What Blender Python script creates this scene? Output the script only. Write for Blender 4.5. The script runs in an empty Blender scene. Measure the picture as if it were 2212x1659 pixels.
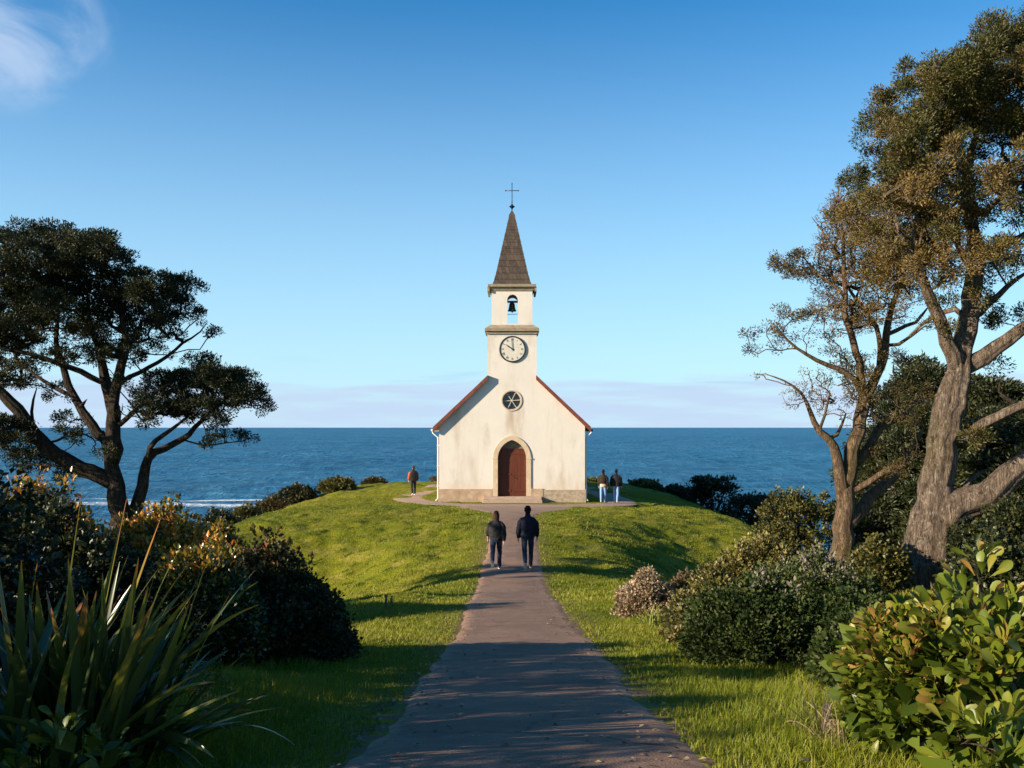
import bpy, bmesh, math, random
import numpy as np
from mathutils import Vector, noise as mnoise

# ------------------------------------------------------------------ scene, camera, light
scn = bpy.context.scene
COL = scn.collection
R = math.radians

F = 2170.0          # focal length in units of a 2212-wide frame
CX, CY = 1106.0, 923.0
EYE = 4.0           # eye above the church's threshold ground
cam = bpy.data.cameras.new("camera")
cam.sensor_width = 36.0
cam.lens = 36.0 * F / 2212.0
cam.shift_y = (923 - 829.5) / 2212.0
cam.clip_start = 0.1
cam.clip_end = 120000
camo = bpy.data.objects.new("camera", cam)
COL.objects.link(camo)
camo.location = (0, 0, EYE)
camo.rotation_euler = (R(90), 0, 0)
scn.camera = camo

SUN_TRAVEL = Vector((1.0, 0.40, -0.36)).normalized()
SUN_EL = math.asin(-SUN_TRAVEL.z)
SUN_AZ = math.atan2(-SUN_TRAVEL.x, -SUN_TRAVEL.y)     # clockwise from +Y
sun = bpy.data.lights.new("sun", "SUN")
sun.energy = 5.0
sun.angle = R(0.6)
sun.color = (1.0, 0.85, 0.64)
suno = bpy.data.objects.new("sun", sun)
COL.objects.link(suno)
suno.rotation_euler = SUN_TRAVEL.to_track_quat('-Z', 'Y').to_euler()
suno.location = (-40, -15, 30)

scn.view_settings.view_transform = 'Standard'
scn.view_settings.look = 'None'
scn.view_settings.gamma = 1.0
scn.view_settings.exposure = 1.24
scn.render.film_transparent = False
scn.cycles.max_bounces = 6
scn.cycles.diffuse_bounces = 3
scn.cycles.glossy_bounces = 3
scn.cycles.transmission_bounces = 4
scn.cycles.transparent_max_bounces = 8

W = bpy.data.worlds.new("World")
scn.world = W
W.use_nodes = True


def build_world():
    nt = W.node_tree
    nt.nodes.clear()
    N = nt.nodes.new
    L = nt.links.new
    out = N("ShaderNodeOutputWorld")
    bg = N("ShaderNodeBackground")
    bg.inputs["Strength"].default_value = 0.071
    sky = N("ShaderNodeTexSky")
    sky.sky_type = 'NISHITA'
    sky.sun_disc = False
    sky.sun_elevation = SUN_EL
    sky.sun_rotation = SUN_AZ
    sky.air_density = 1.0
    sky.dust_density = 0.3
    sky.ozone_density = 3.0
    hs = N("ShaderNodeHueSaturation")
    hs.inputs["Saturation"].default_value = 1.36
    hs.inputs["Value"].default_value = 1.0
    L(sky.outputs[0], hs.inputs["Color"])
    tint = N("ShaderNodeMix"); tint.data_type = 'RGBA'; tint.blend_type = 'MULTIPLY'
    tint.inputs[0].default_value = 1.0; tint.inputs[7].default_value = (0.74, 1.06, 1.10, 1)
    L(hs.outputs[0], tint.inputs[6])
    tc = N("ShaderNodeTexCoord")
    sep = N("ShaderNodeSeparateXYZ")
    L(tc.outputs["Generated"], sep.inputs[0])

    def math_(op, a, b=None, clamp=False):
        m = N("ShaderNodeMath"); m.operation = op; m.use_clamp = clamp
        for i, v in enumerate((a, b)):
            if v is None: continue
            if isinstance(v, (int, float)): m.inputs[i].default_value = v
            else: L(v, m.inputs[i])
        return m.outputs[0]

    def mrange(v, a, b, c=0.0, d=1.0):
        m = N("ShaderNodeMapRange"); m.interpolation_type = 'SMOOTHSTEP'
        L(v, m.inputs[0])
        for i, q in enumerate((a, b, c, d)): m.inputs[i + 1].default_value = q
        return m.outputs[0]

    def noise(scale, sc, det=6, dist=0.0, rot=(0, 0, 0)):
        mp = N("ShaderNodeMapping")
        mp.inputs["Scale"].default_value = sc
        mp.inputs["Rotation"].default_value = rot
        L(tc.outputs["Generated"], mp.inputs[0])
        n = N("ShaderNodeTexNoise")
        n.inputs["Scale"].default_value = scale
        n.inputs["Detail"].default_value = det
        n.inputs["Distortion"].default_value = dist
        L(mp.outputs[0], n.inputs["Vector"])
        return n.outputs["Fac"]

    z = sep.outputs["Z"]
    # low bank of far cloud just above the horizon, ragged top
    n1 = noise(5.0, (1, 1, 6), 6)
    top = math_('ADD', math_('MULTIPLY', math_('SUBTRACT', n1, 0.5), 0.055), z)
    bank = mrange(top, 0.038, 0.046, 1.0, 0.0)
    n2 = noise(9.0, (1, 1, 10), 7)
    body = mrange(n2, 0.3, 0.6, 0.35, 1.0)
    bank = math_('MULTIPLY', bank, body)
    bank = math_('MULTIPLY', bank, 0.95)
    above = mrange(z, -0.02, 0.0)
    bank = math_('MULTIPLY', bank, above)
    # thin streak cloud slightly higher
    n3 = noise(4.0, (1, 1, 14), 7, 0.4)
    streak = math_('MULTIPLY', mrange(n3, 0.56, 0.72), math_('MULTIPLY', mrange(z, 0.03, 0.045), mrange(z, 0.06, 0.08, 1.0, 0.0)))
    streak = math_('MULTIPLY', streak, 0.5)
    # wisps high on the left
    d0 = Vector((-1090 / F, 1.0, (923 - 25) / F)).normalized()
    dp = N("ShaderNodeVectorMath"); dp.operation = 'DOT_PRODUCT'
    L(tc.outputs["Generated"], dp.inputs[0]); dp.inputs[1].default_value = d0
    near = mrange(dp.outputs["Value"], 0.9955, 0.9998)
    n4 = noise(9.0, (1.0, 1.0, 1.5), 8, 0.9, (0.3, 0.5, 0.4))
    wisp = math_('MULTIPLY', mrange(n4, 0.45, 0.70), near)
    wisp = math_('MULTIPLY', wisp, 0.6)

    def mixc(a, col, fac):
        m = N("ShaderNodeMix"); m.data_type = 'RGBA'
        L(fac, m.inputs[0]); L(a, m.inputs[6]); m.inputs[7].default_value = (*col, 1)
        return m.outputs[2]
    K = 1.0
    hz = mrange(z, -0.05, 0.46, 0.80, 0.0)
    c = mixc(tint.outputs[2], (3.6, 5.3, 6.7), hz)
    c = mixc(c, (3.4 * K, 4.3 * K, 5.6 * K), bank)
    c = mixc(c, (2.5 * K, 3.7 * K, 5.2 * K), streak)
    c = mixc(c, (4.0 * K, 4.7 * K, 5.9 * K), wisp)
    L(c, bg.inputs["Color"])
    L(bg.outputs[0], out.inputs["Surface"])


build_world()


# ------------------------------------------------------------------ helpers
def P(px, py, d):
    return np.array([(px - CX) / F * d, d, EYE - (py - CY) / F * d])


def tag(o, label=None, cat=None, group=None, kind=None):
    if label: o["label"] = label
    if cat: o["category"] = cat
    if group: o["group"] = group
    if kind: o["kind"] = kind
    return o


def empty(name, loc=(0, 0, 0), rz=0.0):
    o = bpy.data.objects.new(name, None)
    o.empty_display_size = 0.2
    COL.objects.link(o)
    o.location = loc
    o.rotation_euler = (0, 0, rz)
    return o


def wm(o):
    return wm(o.parent) @ o.matrix_parent_inverse @ o.matrix_basis if o.parent else o.matrix_basis.copy()


def link(name, me, mat=None, parent=None, world=True):
    """world: the mesh is given in world coordinates even though it hangs on a parent"""
    o = bpy.data.objects.new(name, me)
    COL.objects.link(o)
    if mat is not None:
        for m in (mat if isinstance(mat, (list, tuple)) else [mat]): me.materials.append(m)
    if parent is not None:
        o.parent = parent
        if world: o.matrix_parent_inverse = wm(parent).inverted()
    return o


def mesh_np(name, V, tris=None, quads=None, attrs=None, smooth=False, matidx=None):
    me = bpy.data.meshes.new(name)
    V = np.asarray(V, dtype=np.float32)
    loops = []; starts = []; n = 0
    tot = []
    if tris is not None and len(tris):
        tris = np.asarray(tris, dtype=np.int32)
        loops.append(tris.ravel()); tot.append(np.full(len(tris), 3, np.int32))
    if quads is not None and len(quads):
        quads = np.asarray(quads, dtype=np.int32)
        loops.append(quads.ravel()); tot.append(np.full(len(quads), 4, np.int32))
    loops = np.concatenate(loops); tot = np.concatenate(tot)
    starts = np.concatenate([[0], np.cumsum(tot)[:-1]]).astype(np.int32)
    me.vertices.add(len(V)); me.vertices.foreach_set("co", V.ravel())
    me.loops.add(len(loops)); me.loops.foreach_set("vertex_index", loops)
    me.polygons.add(len(tot)); me.polygons.foreach_set("loop_start", starts)
    try: me.polygons.foreach_set("loop_total", tot)
    except Exception: pass
    if smooth: me.polygons.foreach_set("use_smooth", np.ones(len(tot), dtype=bool))
    if matidx is not None: me.polygons.foreach_set("material_index", np.asarray(matidx, np.int32))
    if attrs:
        for k, a in attrs.items():
            at = me.attributes.new(k, 'FLOAT', 'POINT')
            at.data.foreach_set("value", np.asarray(a, np.float32))
    me.update(calc_edges=True)
    me.validate()
    return me


class MB:
    """collects boxes, prisms, tubes into one mesh"""
    def __init__(s):
        s.v = []; s.f = []; s.sm = []

    def add(s, verts, faces, smooth=False):
        o = len(s.v)
        s.v += [tuple(map(float, q)) for q in verts]
        s.f += [tuple(i + o for i in f) for f in faces]
        s.sm += [smooth] * len(faces)
        return s

    def box(s, x0, x1, y0, y1, z0, z1):
        v = [(x0, y0, z0), (x1, y0, z0), (x1, y1, z0), (x0, y1, z0), (x0, y0, z1), (x1, y0, z1), (x1, y1, z1), (x0, y1, z1)]
        return s.add(v, [(0, 3, 2, 1), (4, 5, 6, 7), (0, 1, 5, 4), (1, 2, 6, 5), (2, 3, 7, 6), (3, 0, 4, 7)])

    def frustum(s, a, za, b, zb, cx=0, cy=0):
        """a,b = (hx,hy) half sizes at za, zb"""
        v = [(cx + sx * h[0], cy + sy * h[1], z) for h, z in ((a, za), (b, zb)) for sx, sy in ((-1, -1), (1, -1), (1, 1), (-1, 1))]
        return s.add(v, [(0, 3, 2, 1), (4, 5, 6, 7), (0, 1, 5, 4), (1, 2, 6, 5), (2, 3, 7, 6), (3, 0, 4, 7)])

    def prism(s, poly, y0, y1):
        """poly in xz, extruded along y"""
        n = len(poly)
        v = [(x, y0, z) for x, z in poly] + [(x, y1, z) for x, z in poly]
        f = [tuple(range(n)), tuple(range(2 * n - 1, n - 1, -1))]
        f += [(i, i + n, (i + 1) % n + n, (i + 1) % n) for i in range(n)]
        return s.add(v, f)

    def tube(s, pts, rad, k=8, smooth=True, ell=None, up=(0, 0, 1)):
        V, Q, T = tube_np(np.array(pts, float), np.array(rad, float), k, ell)
        s.add(V, [tuple(q) for q in Q] + [tuple(t) for t in T], smooth)
        return s

    def lathe(s, prof, cx, cy, k=16, smooth=True):
        n = len(prof); v = []
        for r, z in prof:
            for i in range(k):
                a = 2 * math.pi * i / k
                v.append((cx + r * math.cos(a), cy + r * math.sin(a), z))
        f = [(j * k + i, j * k + (i + 1) % k, (j + 1) * k + (i + 1) % k, (j + 1) * k + i) for j in range(n - 1) for i in range(k)]
        f.append(tuple(range(k - 1, -1, -1))); f.append(tuple((n - 1) * k + i for i in range(k)))
        return s.add(v, f, smooth)

    def ball(s, c, r, nu=12, nv=8):
        v = []; f = []
        c = np.array(c, float); r = np.array(r, float) * np.ones(3)
        v.append(c + r * (0, 0, -1))
        for j in range(1, nv):
            t = -math.pi / 2 + math.pi * j / nv
            for i in range(nu):
                a = 2 * math.pi * i / nu
                v.append(c + r * (math.cos(t) * math.cos(a), math.cos(t) * math.sin(a), math.sin(t)))
        v.append(c + r * (0, 0, 1))
        for i in range(nu):
            f.append((0, 1 + (i + 1) % nu, 1 + i))
            e = 1 + (nv - 2) * nu
            f.append((e + i, e + (i + 1) % nu, len(v) - 1))
        for j in range(nv - 2):
            for i in range(nu):
                a = 1 + j * nu
                f.append((a + i, a + (i + 1) % nu, a + nu + (i + 1) % nu, a + nu + i))
        return s.add(v, f, True)

    def mesh(s, name):
        me = bpy.data.meshes.new(name)
        me.from_pydata(s.v, [], s.f)
        me.polygons.foreach_set("use_smooth", np.array(s.sm, dtype=bool))
        me.update()
        return me

    def build(s, name, mat, parent=None):
        return link(name, s.mesh(name), mat, parent)


def tube_np(pts, rad, k=8, ell=None):
    n = len(pts)
    t = np.gradient(pts, axis=0)
    t /= np.linalg.norm(t, axis=1)[:, None] + 1e-9
    ref = np.array([1.0, 0, 0]) if abs(t[0][0]) < 0.9 else np.array([0, 1.0, 0])
    U = np.zeros((n, 3)); Wv = np.zeros((n, 3))
    u = ref - t[0] * ref.dot(t[0]); u /= np.linalg.norm(u)
    for i in range(n):
        u = u - t[i] * u.dot(t[i]); u /= np.linalg.norm(u) + 1e-9
        U[i] = u; Wv[i] = np.cross(t[i], u)
    a = np.linspace(0, 2 * np.pi, k, endpoint=False)
    rad = np.asarray(rad)
    if rad.ndim == 1: ru = rw = rad
    else: ru, rw = rad[:, 0], rad[:, 1]
    V = pts[:, None, :] + (ru[:, None] * np.cos(a))[:, :, None] * U[:, None, :] + (rw[:, None] * np.sin(a))[:, :, None] * Wv[:, None, :]
    V = V.reshape(-1, 3)
    i = np.arange(k); j = np.arange(n - 1)[:, None] * k
    Q = np.stack([j + i, j + (i + 1) % k, j + k + (i + 1) % k, j + k + i], -1).reshape(-1, 4)
    V = np.vstack([V, pts[0], pts[-1]])
    b0, b1 = n * k, n * k + 1
    T = np.concatenate([np.stack([np.full(k, b0), (i + 1) % k, i], -1), np.stack([np.full(k, b1), (n - 1) * k + i, (n - 1) * k + (i + 1) % k], -1)])
    return V, Q, T


def plate(name, outer, holes, y0, y1, mat, parent):
    """flat solid in the xz plane with holes, between y0 and y1"""
    cu = bpy.data.curves.new(name, 'CURVE')
    cu.dimensions = '2D'; cu.fill_mode = 'BOTH'; cu.extrude = (y1 - y0) / 2
    for poly in [outer] + holes:
        sp = cu.splines.new('POLY'); sp.points.add(len(poly) - 1)
        for q, (x, z) in zip(sp.points, poly): q.co = (x, z, 0, 1)
        sp.use_cyclic_u = True
    ob = bpy.data.objects.new("tmp", cu); COL.objects.link(ob)
    bpy.context.view_layer.update()
    me = bpy.data.meshes.new_from_object(ob.evaluated_get(bpy.context.evaluated_depsgraph_get()))
    bpy.data.objects.remove(ob); bpy.data.curves.remove(cu)
    n = len(me.vertices); co = np.empty(n * 3, np.float32); me.vertices.foreach_get("co", co); co = co.reshape(-1, 3)
    new = np.stack([co[:, 0], (y0 + y1) / 2 - co[:, 2], co[:, 1]], 1)
    me.vertices.foreach_set("co", new.astype(np.float32).ravel())
    me.name = name
    bm = bmesh.new(); bm.from_mesh(me)
    bmesh.ops.remove_doubles(bm, verts=bm.verts, dist=1e-5)
    bmesh.ops.recalc_face_normals(bm, faces=bm.faces); bm.to_mesh(me); bm.free()
    me.materials.clear()
    return link(name, me, mat, parent)


def hash2(ix, iy, seed):
    h = (ix.astype(np.int64) * 374761393 + iy.astype(np.int64) * 668265263 + seed * 974711) & 0xffffffff
    h = ((h ^ (h >> 13)) * 1274126177) & 0xffffffff
    return ((h ^ (h >> 16)) & 0xffff) / 65535.0


def vn(x, y, seed=0):
    x = np.asarray(x, float); y = np.asarray(y, float)
    ix = np.floor(x); iy = np.floor(y); fx = x - ix; fy = y - iy
    fx = fx * fx * (3 - 2 * fx); fy = fy * fy * (3 - 2 * fy)
    a = hash2(ix, iy, seed); b = hash2(ix + 1, iy, seed); c = hash2(ix, iy + 1, seed); d = hash2(ix + 1, iy + 1, seed)
    return (a * (1 - fx) + b * fx) * (1 - fy) + (c * (1 - fx) + d * fx) * fy


def fbm(x, y, seed=0, o=4):
    s = 0; a = 0.5
    for i in range(o):
        s = s + a * (vn(x, y, seed + i) - 0.5); x = x * 2.03; y = y * 2.03; a *= 0.5
    return s


def sstep(a, b, x):
    t = np.clip((np.asarray(x, float) - a) / (b - a), 0, 1)
    return t * t * (3 - 2 * t)


def pchip(xs, ys):
    xs = np.array(xs, float); ys = np.array(ys, float)
    h = np.diff(xs); dl = np.diff(ys) / h
    m = np.zeros(len(xs)); m[0] = dl[0]; m[-1] = dl[-1]
    for i in range(1, len(xs) - 1):
        if dl[i - 1] * dl[i] > 0:
            w1 = 2 * h[i] + h[i - 1]; w2 = h[i] + 2 * h[i - 1]
            m[i] = (w1 + w2) / (w1 / dl[i - 1] + w2 / dl[i])

    def f(x):
        x = np.clip(np.asarray(x, float), xs[0], xs[-1])
        i = np.clip(np.searchsorted(xs, x) - 1, 0, len(xs) - 2)
        t = (x - xs[i]) / h[i]
        return ((1 + 2 * t) * (1 - t) ** 2) * ys[i] + t * (1 - t) ** 2 * h[i] * m[i] + t * t * (3 - 2 * t) * ys[i + 1] + t * t * (t - 1) * h[i] * m[i + 1]
    return f


# ------------------------------------------------------------------ materials
MATS = {}


class NT:
    def __init__(s, name):
        s.m = bpy.data.materials.new(name); s.m.use_nodes = True
        s.nt = s.m.node_tree; s.nt.nodes.clear()
        s.out = s.N("ShaderNodeOutputMaterial")

    def N(s, t, **kw):
        n = s.nt.nodes.new(t)
        for k, v in kw.items(): setattr(n, k, v)
        return n

    def L(s, a, b): s.nt.links.new(a, b)

    def set(s, n, **kw):
        for k, v in kw.items():
            k = k.replace('_', ' ')
            if isinstance(v, bpy.types.NodeSocket): s.L(v, n.inputs[k])
            else: n.inputs[k].default_value = v

    def coord(s, kind="Object", scale=(1, 1, 1), rot=(0, 0, 0)):
        tc = s.N("ShaderNodeTexCoord"); mp = s.N("ShaderNodeMapping")
        mp.inputs["Scale"].default_value = scale; mp.inputs["Rotation"].default_value = rot
        s.L(tc.outputs[kind], mp.inputs[0]); return mp.outputs[0]

    def noise(s, scale, det=5, rough=0.55, vec=None, dist=0.0):
        n = s.N("ShaderNodeTexNoise")
        n.inputs["Scale"].default_value = scale; n.inputs["Detail"].default_value = det
        n.inputs["Roughness"].default_value = rough; n.inputs["Distortion"].default_value = dist
        s.L(vec if vec is not None else s.coord(), n.inputs["Vector"]); return n.outputs["Fac"]

    def ramp(s, fac, stops):
        r = s.N("ShaderNodeValToRGB"); e = r.color_ramp.elements
        while len(e) < len(stops): e.new(0.5)
        for el, (p, c) in zip(e, stops):
            el.position = p; el.color = (*c, 1) if len(c) == 3 else c
        s.L(fac, r.inputs[0]); return r.outputs[0]

    def mix(s, fac, a, b, mode='MIX'):
        m = s.N("ShaderNodeMix"); m.data_type = 'RGBA'; m.blend_type = mode
        for i, v in ((0, fac), (6, a), (7, b)):
            if isinstance(v, bpy.types.NodeSocket): s.L(v, m.inputs[i])
            elif i == 0: m.inputs[0].default_value = v
            else: m.inputs[i].default_value = (*v, 1)
        return m.outputs[2]

    def math(s, op, a, b=None, clamp=False):
        m = s.N("ShaderNodeMath"); m.operation = op; m.use_clamp = clamp
        for i, v in enumerate((a, b)):
            if v is None: continue
            if isinstance(v, (int, float)): m.inputs[i].default_value = v
            else: s.L(v, m.inputs[i])
        return m.outputs[0]

    def mr(s, v, a, b, c=0.0, d=1.0):
        m = s.N("ShaderNodeMapRange"); m.interpolation_type = 'SMOOTHSTEP'; s.L(v, m.inputs[0])
        for i, q in enumerate((a, b, c, d)): m.inputs[i + 1].default_value = q
        return m.outputs[0]

    def attr(s, name):
        a = s.N("ShaderNodeAttribute"); a.attribute_name = name; return a.outputs["Fac"]

    def bump(s, h, strength=0.3, dist=0.02):
        b = s.N("ShaderNodeBump"); b.inputs["Strength"].default_value = strength; b.inputs["Distance"].default_value = dist
        s.L(h, b.inputs["Height"]); return b.outputs[0]

    def bsdf(s, col, rough=0.7, normal=None, spec=0.5, metal=0.0):
        p = s.N("ShaderNodeBsdfPrincipled")
        if isinstance(col, bpy.types.NodeSocket): s.L(col, p.inputs["Base Color"])
        else: p.inputs["Base Color"].default_value = (*col, 1)
        if isinstance(rough, bpy.types.NodeSocket): s.L(rough, p.inputs["Roughness"])
        else: p.inputs["Roughness"].default_value = rough
        p.inputs["Specular IOR Level"].default_value = spec; p.inputs["Metallic"].default_value = metal
        if normal is not None: s.L(normal, p.inputs["Normal"])
        return p

    def done(s, sh):
        s.L(sh if isinstance(sh, bpy.types.NodeSocket) else sh.outputs[0], s.out.inputs["Surface"]); return s.m


def m_simple(name, col, rough=0.6, var=0.15, scale=12, bump=0.2, spec=0.4, metal=0.0):
    t = NT(name)
    n = t.noise(scale, 5)
    c = t.ramp(n, [(0.3, tuple(v * (1 - var) for v in col)), (0.7, tuple(min(1, v * (1 + var)) for v in col))])
    return t.done(t.bsdf(c, rough, t.bump(n, bump, 0.01), spec, metal))


def m_leaf(name, stops, rough=0.45, transl=0.25, spec=0.4):
    t = NT(name)
    c = t.ramp(t.attr("tint"), stops)
    p = t.bsdf(c, rough, None, spec)
    tr = t.N("ShaderNodeBsdfTranslucent"); t.L(c, tr.inputs["Color"])
    mx = t.N("ShaderNodeMixShader"); mx.inputs[0].default_value = transl
    t.L(p.outputs[0], mx.inputs[1]); t.L(tr.outputs[0], mx.inputs[2])
    return t.done(mx)


def m_bark(name, dark, light, lichen=(0.45, 0.42, 0.36), lich=0.5, moss=0.0):
    t = NT(name)
    v = t.coord("Object", (6, 6, 1.0))
    n = t.noise(2.2, 8, 0.65, v, 0.6)
    n2 = t.noise(0.9, 4)
    fr = t.noise(6.0, 6, 0.7, t.coord("Object", (5, 5, 0.8)), 1.0)
    c = t.ramp(t.math('MULTIPLY', t.math('ADD', n, fr), 0.5), [(0.40, dark), (0.52, tuple(q * 0.7 for q in light)), (0.62, tuple(q * 1.15 for q in light))])
    spots = t.noise(8.0, 8, 0.75)
    c = t.mix(t.math('MULTIPLY', t.mr(spots, 0.52, 0.62), lich), c, lichen)
    if moss: c = t.mix(t.math('MULTIPLY', t.mr(n2, 0.5, 0.65), moss), c, (0.10, 0.085, 0.015))
    return t.done(t.bsdf(c, 0.9, t.bump(t.math('ADD', n, t.math('MULTIPLY', fr, 1.4)), 1.0, 0.14), 0.1))


def m_grass_ground():
    t = NT("grass_ground")
    big = t.noise(0.22, 5, 0.6)
    mid = t.noise(1.6, 6, 0.65)
    fine = t.noise(22, 4, 0.7)
    c = t.ramp(mid, [(0.3, (0.105, 0.130, 0.006)), (0.5, (0.175, 0.185, 0.008)), (0.72, (0.26, 0.235, 0.015))])
    c = t.mix(t.math('MULTIPLY', t.mr(big, 0.42, 0.66), 0.55), c, (0.21, 0.20, 0.010))
    c = t.mix(t.mr(fine, 0.35, 0.7), t.mix(0.6, c, (0.3, 0.3, 0.3), 'MULTIPLY'), c)
    dry = t.math('MULTIPLY', t.mr(t.noise(0.75, 7, 0.7), 0.50, 0.66), 0.75)
    c = t.mix(dry, c, (0.24, 0.19, 0.045))
    # bare earth along the trodden edges of the path
    e = t.attr("edge")
    dirt = t.math('MULTIPLY', e, t.mr(t.noise(5, 6, 0.7), 0.42, 0.55))
    c = t.mix(dirt, c, (0.15, 0.095, 0.06))
    c = t.mix(t.attr("rock"), c, t.ramp(t.noise(0.4, 8), [(0.3, (0.03, 0.028, 0.02)), (0.7, (0.10, 0.08, 0.05))]))
    h = t.math('ADD', t.math('MULTIPLY', fine, 0.35), mid)
    return t.done(t.bsdf(c, 0.95, t.bump(h, 0.7, 0.12), 0.1))


def m_path():
    t = NT("asphalt_path")
    v = t.coord("Object")
    fine = t.noise(130, 3, 0.8, v)
    med = t.noise(3.0, 7, 0.65, v)
    big = t.noise(0.5, 5, 0.6, v)
    c = t.ramp(big, [(0.3, (0.155, 0.092, 0.060)), (0.7, (0.215, 0.130, 0.088))])
    c = t.mix(t.mr(med, 0.4, 0.7), c, (0.23, 0.145, 0.102))
    c = t.mix(t.mr(fine, 0.5, 0.72), c, (0.055, 0.043, 0.04))
    vo = t.N("ShaderNodeTexVoronoi"); vo.inputs["Scale"].default_value = 75; t.L(v, vo.inputs["Vector"])
    peb = t.mr(vo.outputs["Distance"], 0.12, 0.2, 1.0, 0.0)
    c = t.mix(t.math('MULTIPLY', peb, 0.5), c, (0.42, 0.35, 0.30))
    wv = t.N("ShaderNodeVectorMath"); wv.operation = 'ADD'
    nv = t.N("ShaderNodeTexNoise"); nv.inputs["Scale"].default_value = 1.6; nv.inputs["Detail"].default_value = 6; t.L(v, nv.inputs["Vector"])
    sc = t.N("ShaderNodeVectorMath"); sc.operation = 'SCALE'; sc.inputs["Scale"].default_value = 0.7; t.L(nv.outputs["Color"], sc.inputs[0])
    t.L(v, wv.inputs[0]); t.L(sc.outputs[0], wv.inputs[1])
    cr = t.N("ShaderNodeTexVoronoi"); cr.feature = 'DISTANCE_TO_EDGE'; cr.inputs["Scale"].default_value = 0.55; t.L(wv.outputs[0], cr.inputs["Vector"])
    crack = t.math('MULTIPLY', t.mr(cr.outputs["Distance"], 0.004, 0.012, 1.0, 0.0), t.mr(t.noise(0.8, 4, 0.6, v), 0.45, 0.6))
    c = t.mix(t.math('MULTIPLY', crack, 0.7), c, (0.03, 0.022, 0.018))
    pt = t.mr(t.noise(0.9, 3, 0.4, t.coord("Object", (1, 0.6, 1))), 0.56, 0.60)
    c = t.mix(t.math('MULTIPLY', pt, 0.35), c, (0.085, 0.060, 0.048))
    # sandy dirt near the margins
    e = t.attr("edge")
    c = t.mix(t.math('MULTIPLY', e, t.mr(t.noise(6, 6, 0.7, v), 0.38, 0.6)), c, (0.36, 0.21, 0.125))
    c = t.mix(t.math('MULTIPLY', t.attr("gravel"), 0.75), c, t.mix(med, (0.30, 0.205, 0.155), (0.36, 0.25, 0.19)))
    h = t.math('ADD', fine, t.math('MULTIPLY', vo.outputs["Distance"], 0.6))
    return t.done(t.bsdf(c, 0.9, t.bump(h, 0.5, 0.012), 0.25))


def m_sea():
    t = NT("sea_water")
    v = t.coord("Object", (1.0, 2.6, 1.0))
    w1 = t.noise(0.030, 8, 0.6, v, 0.3)
    w2 = t.noise(0.14, 6, 0.65, t.coord("Object", (1.0, 0.32, 1.0)), 0.3)
    w5 = t.noise(0.028, 7, 0.7, t.coord("Object", (1.0, 0.22, 1.0)), 0.3)
    v3 = t.coord("Object", (1.0, 3.4, 1.0))
    w3 = t.noise(0.0022, 5, 0.6, v3)
    cp = t.ramp(w3, [(0.3, (0.008, 0.100, 0.215)), (0.7, (0.022, 0.165, 0.305))])
    cp = t.mix(t.mr(w1, 0.35, 0.65), cp, t.mix(0.55, cp, (0.008, 0.065, 0.13)))
    cp = t.mix(t.math('MULTIPLY', t.mr(w5, 0.42, 0.68), 0.55), cp, (0.045, 0.19, 0.32))
    cp = t.mix(t.math('MULTIPLY', t.mr(w2, 0.50, 0.72), 0.55), cp, (0.07, 0.23, 0.36))
    cp = t.mix(t.math('MULTIPLY', t.mr(w2, 0.5, 0.3), 0.5), cp, (0.006, 0.07, 0.15))
    foam = t.attr("foam")
    fn = t.noise(0.16, 9, 0.72, t.coord("Object", (1.0, 2.2, 1.0)), 1.2)
    fm = t.mr(t.math('ADD', foam, t.math('MULTIPLY', t.math('SUBTRACT', fn, 0.5), 1.6)), 0.52, 0.72)
    caps = t.mr(t.noise(0.055, 9, 0.75, t.coord("Object", (1.0, 3.0, 1.0)), 0.8), 0.695, 0.75)
    fm = t.math('MAXIMUM', t.math('MULTIPLY', fm, t.mr(foam, 0.05, 0.2)), t.math('MULTIPLY', caps, 0.6))
    cp = t.mix(fm, cp, (0.62, 0.68, 0.72))
    h = t.math('ADD', t.math('MULTIPLY', w1, 3.0), w2)
    p = t.bsdf(cp, 0.42, t.bump(h, 1.0, 5.0), 0.26)
    p.inputs["IOR"].default_value = 1.33
    return t.done(p)


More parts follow.
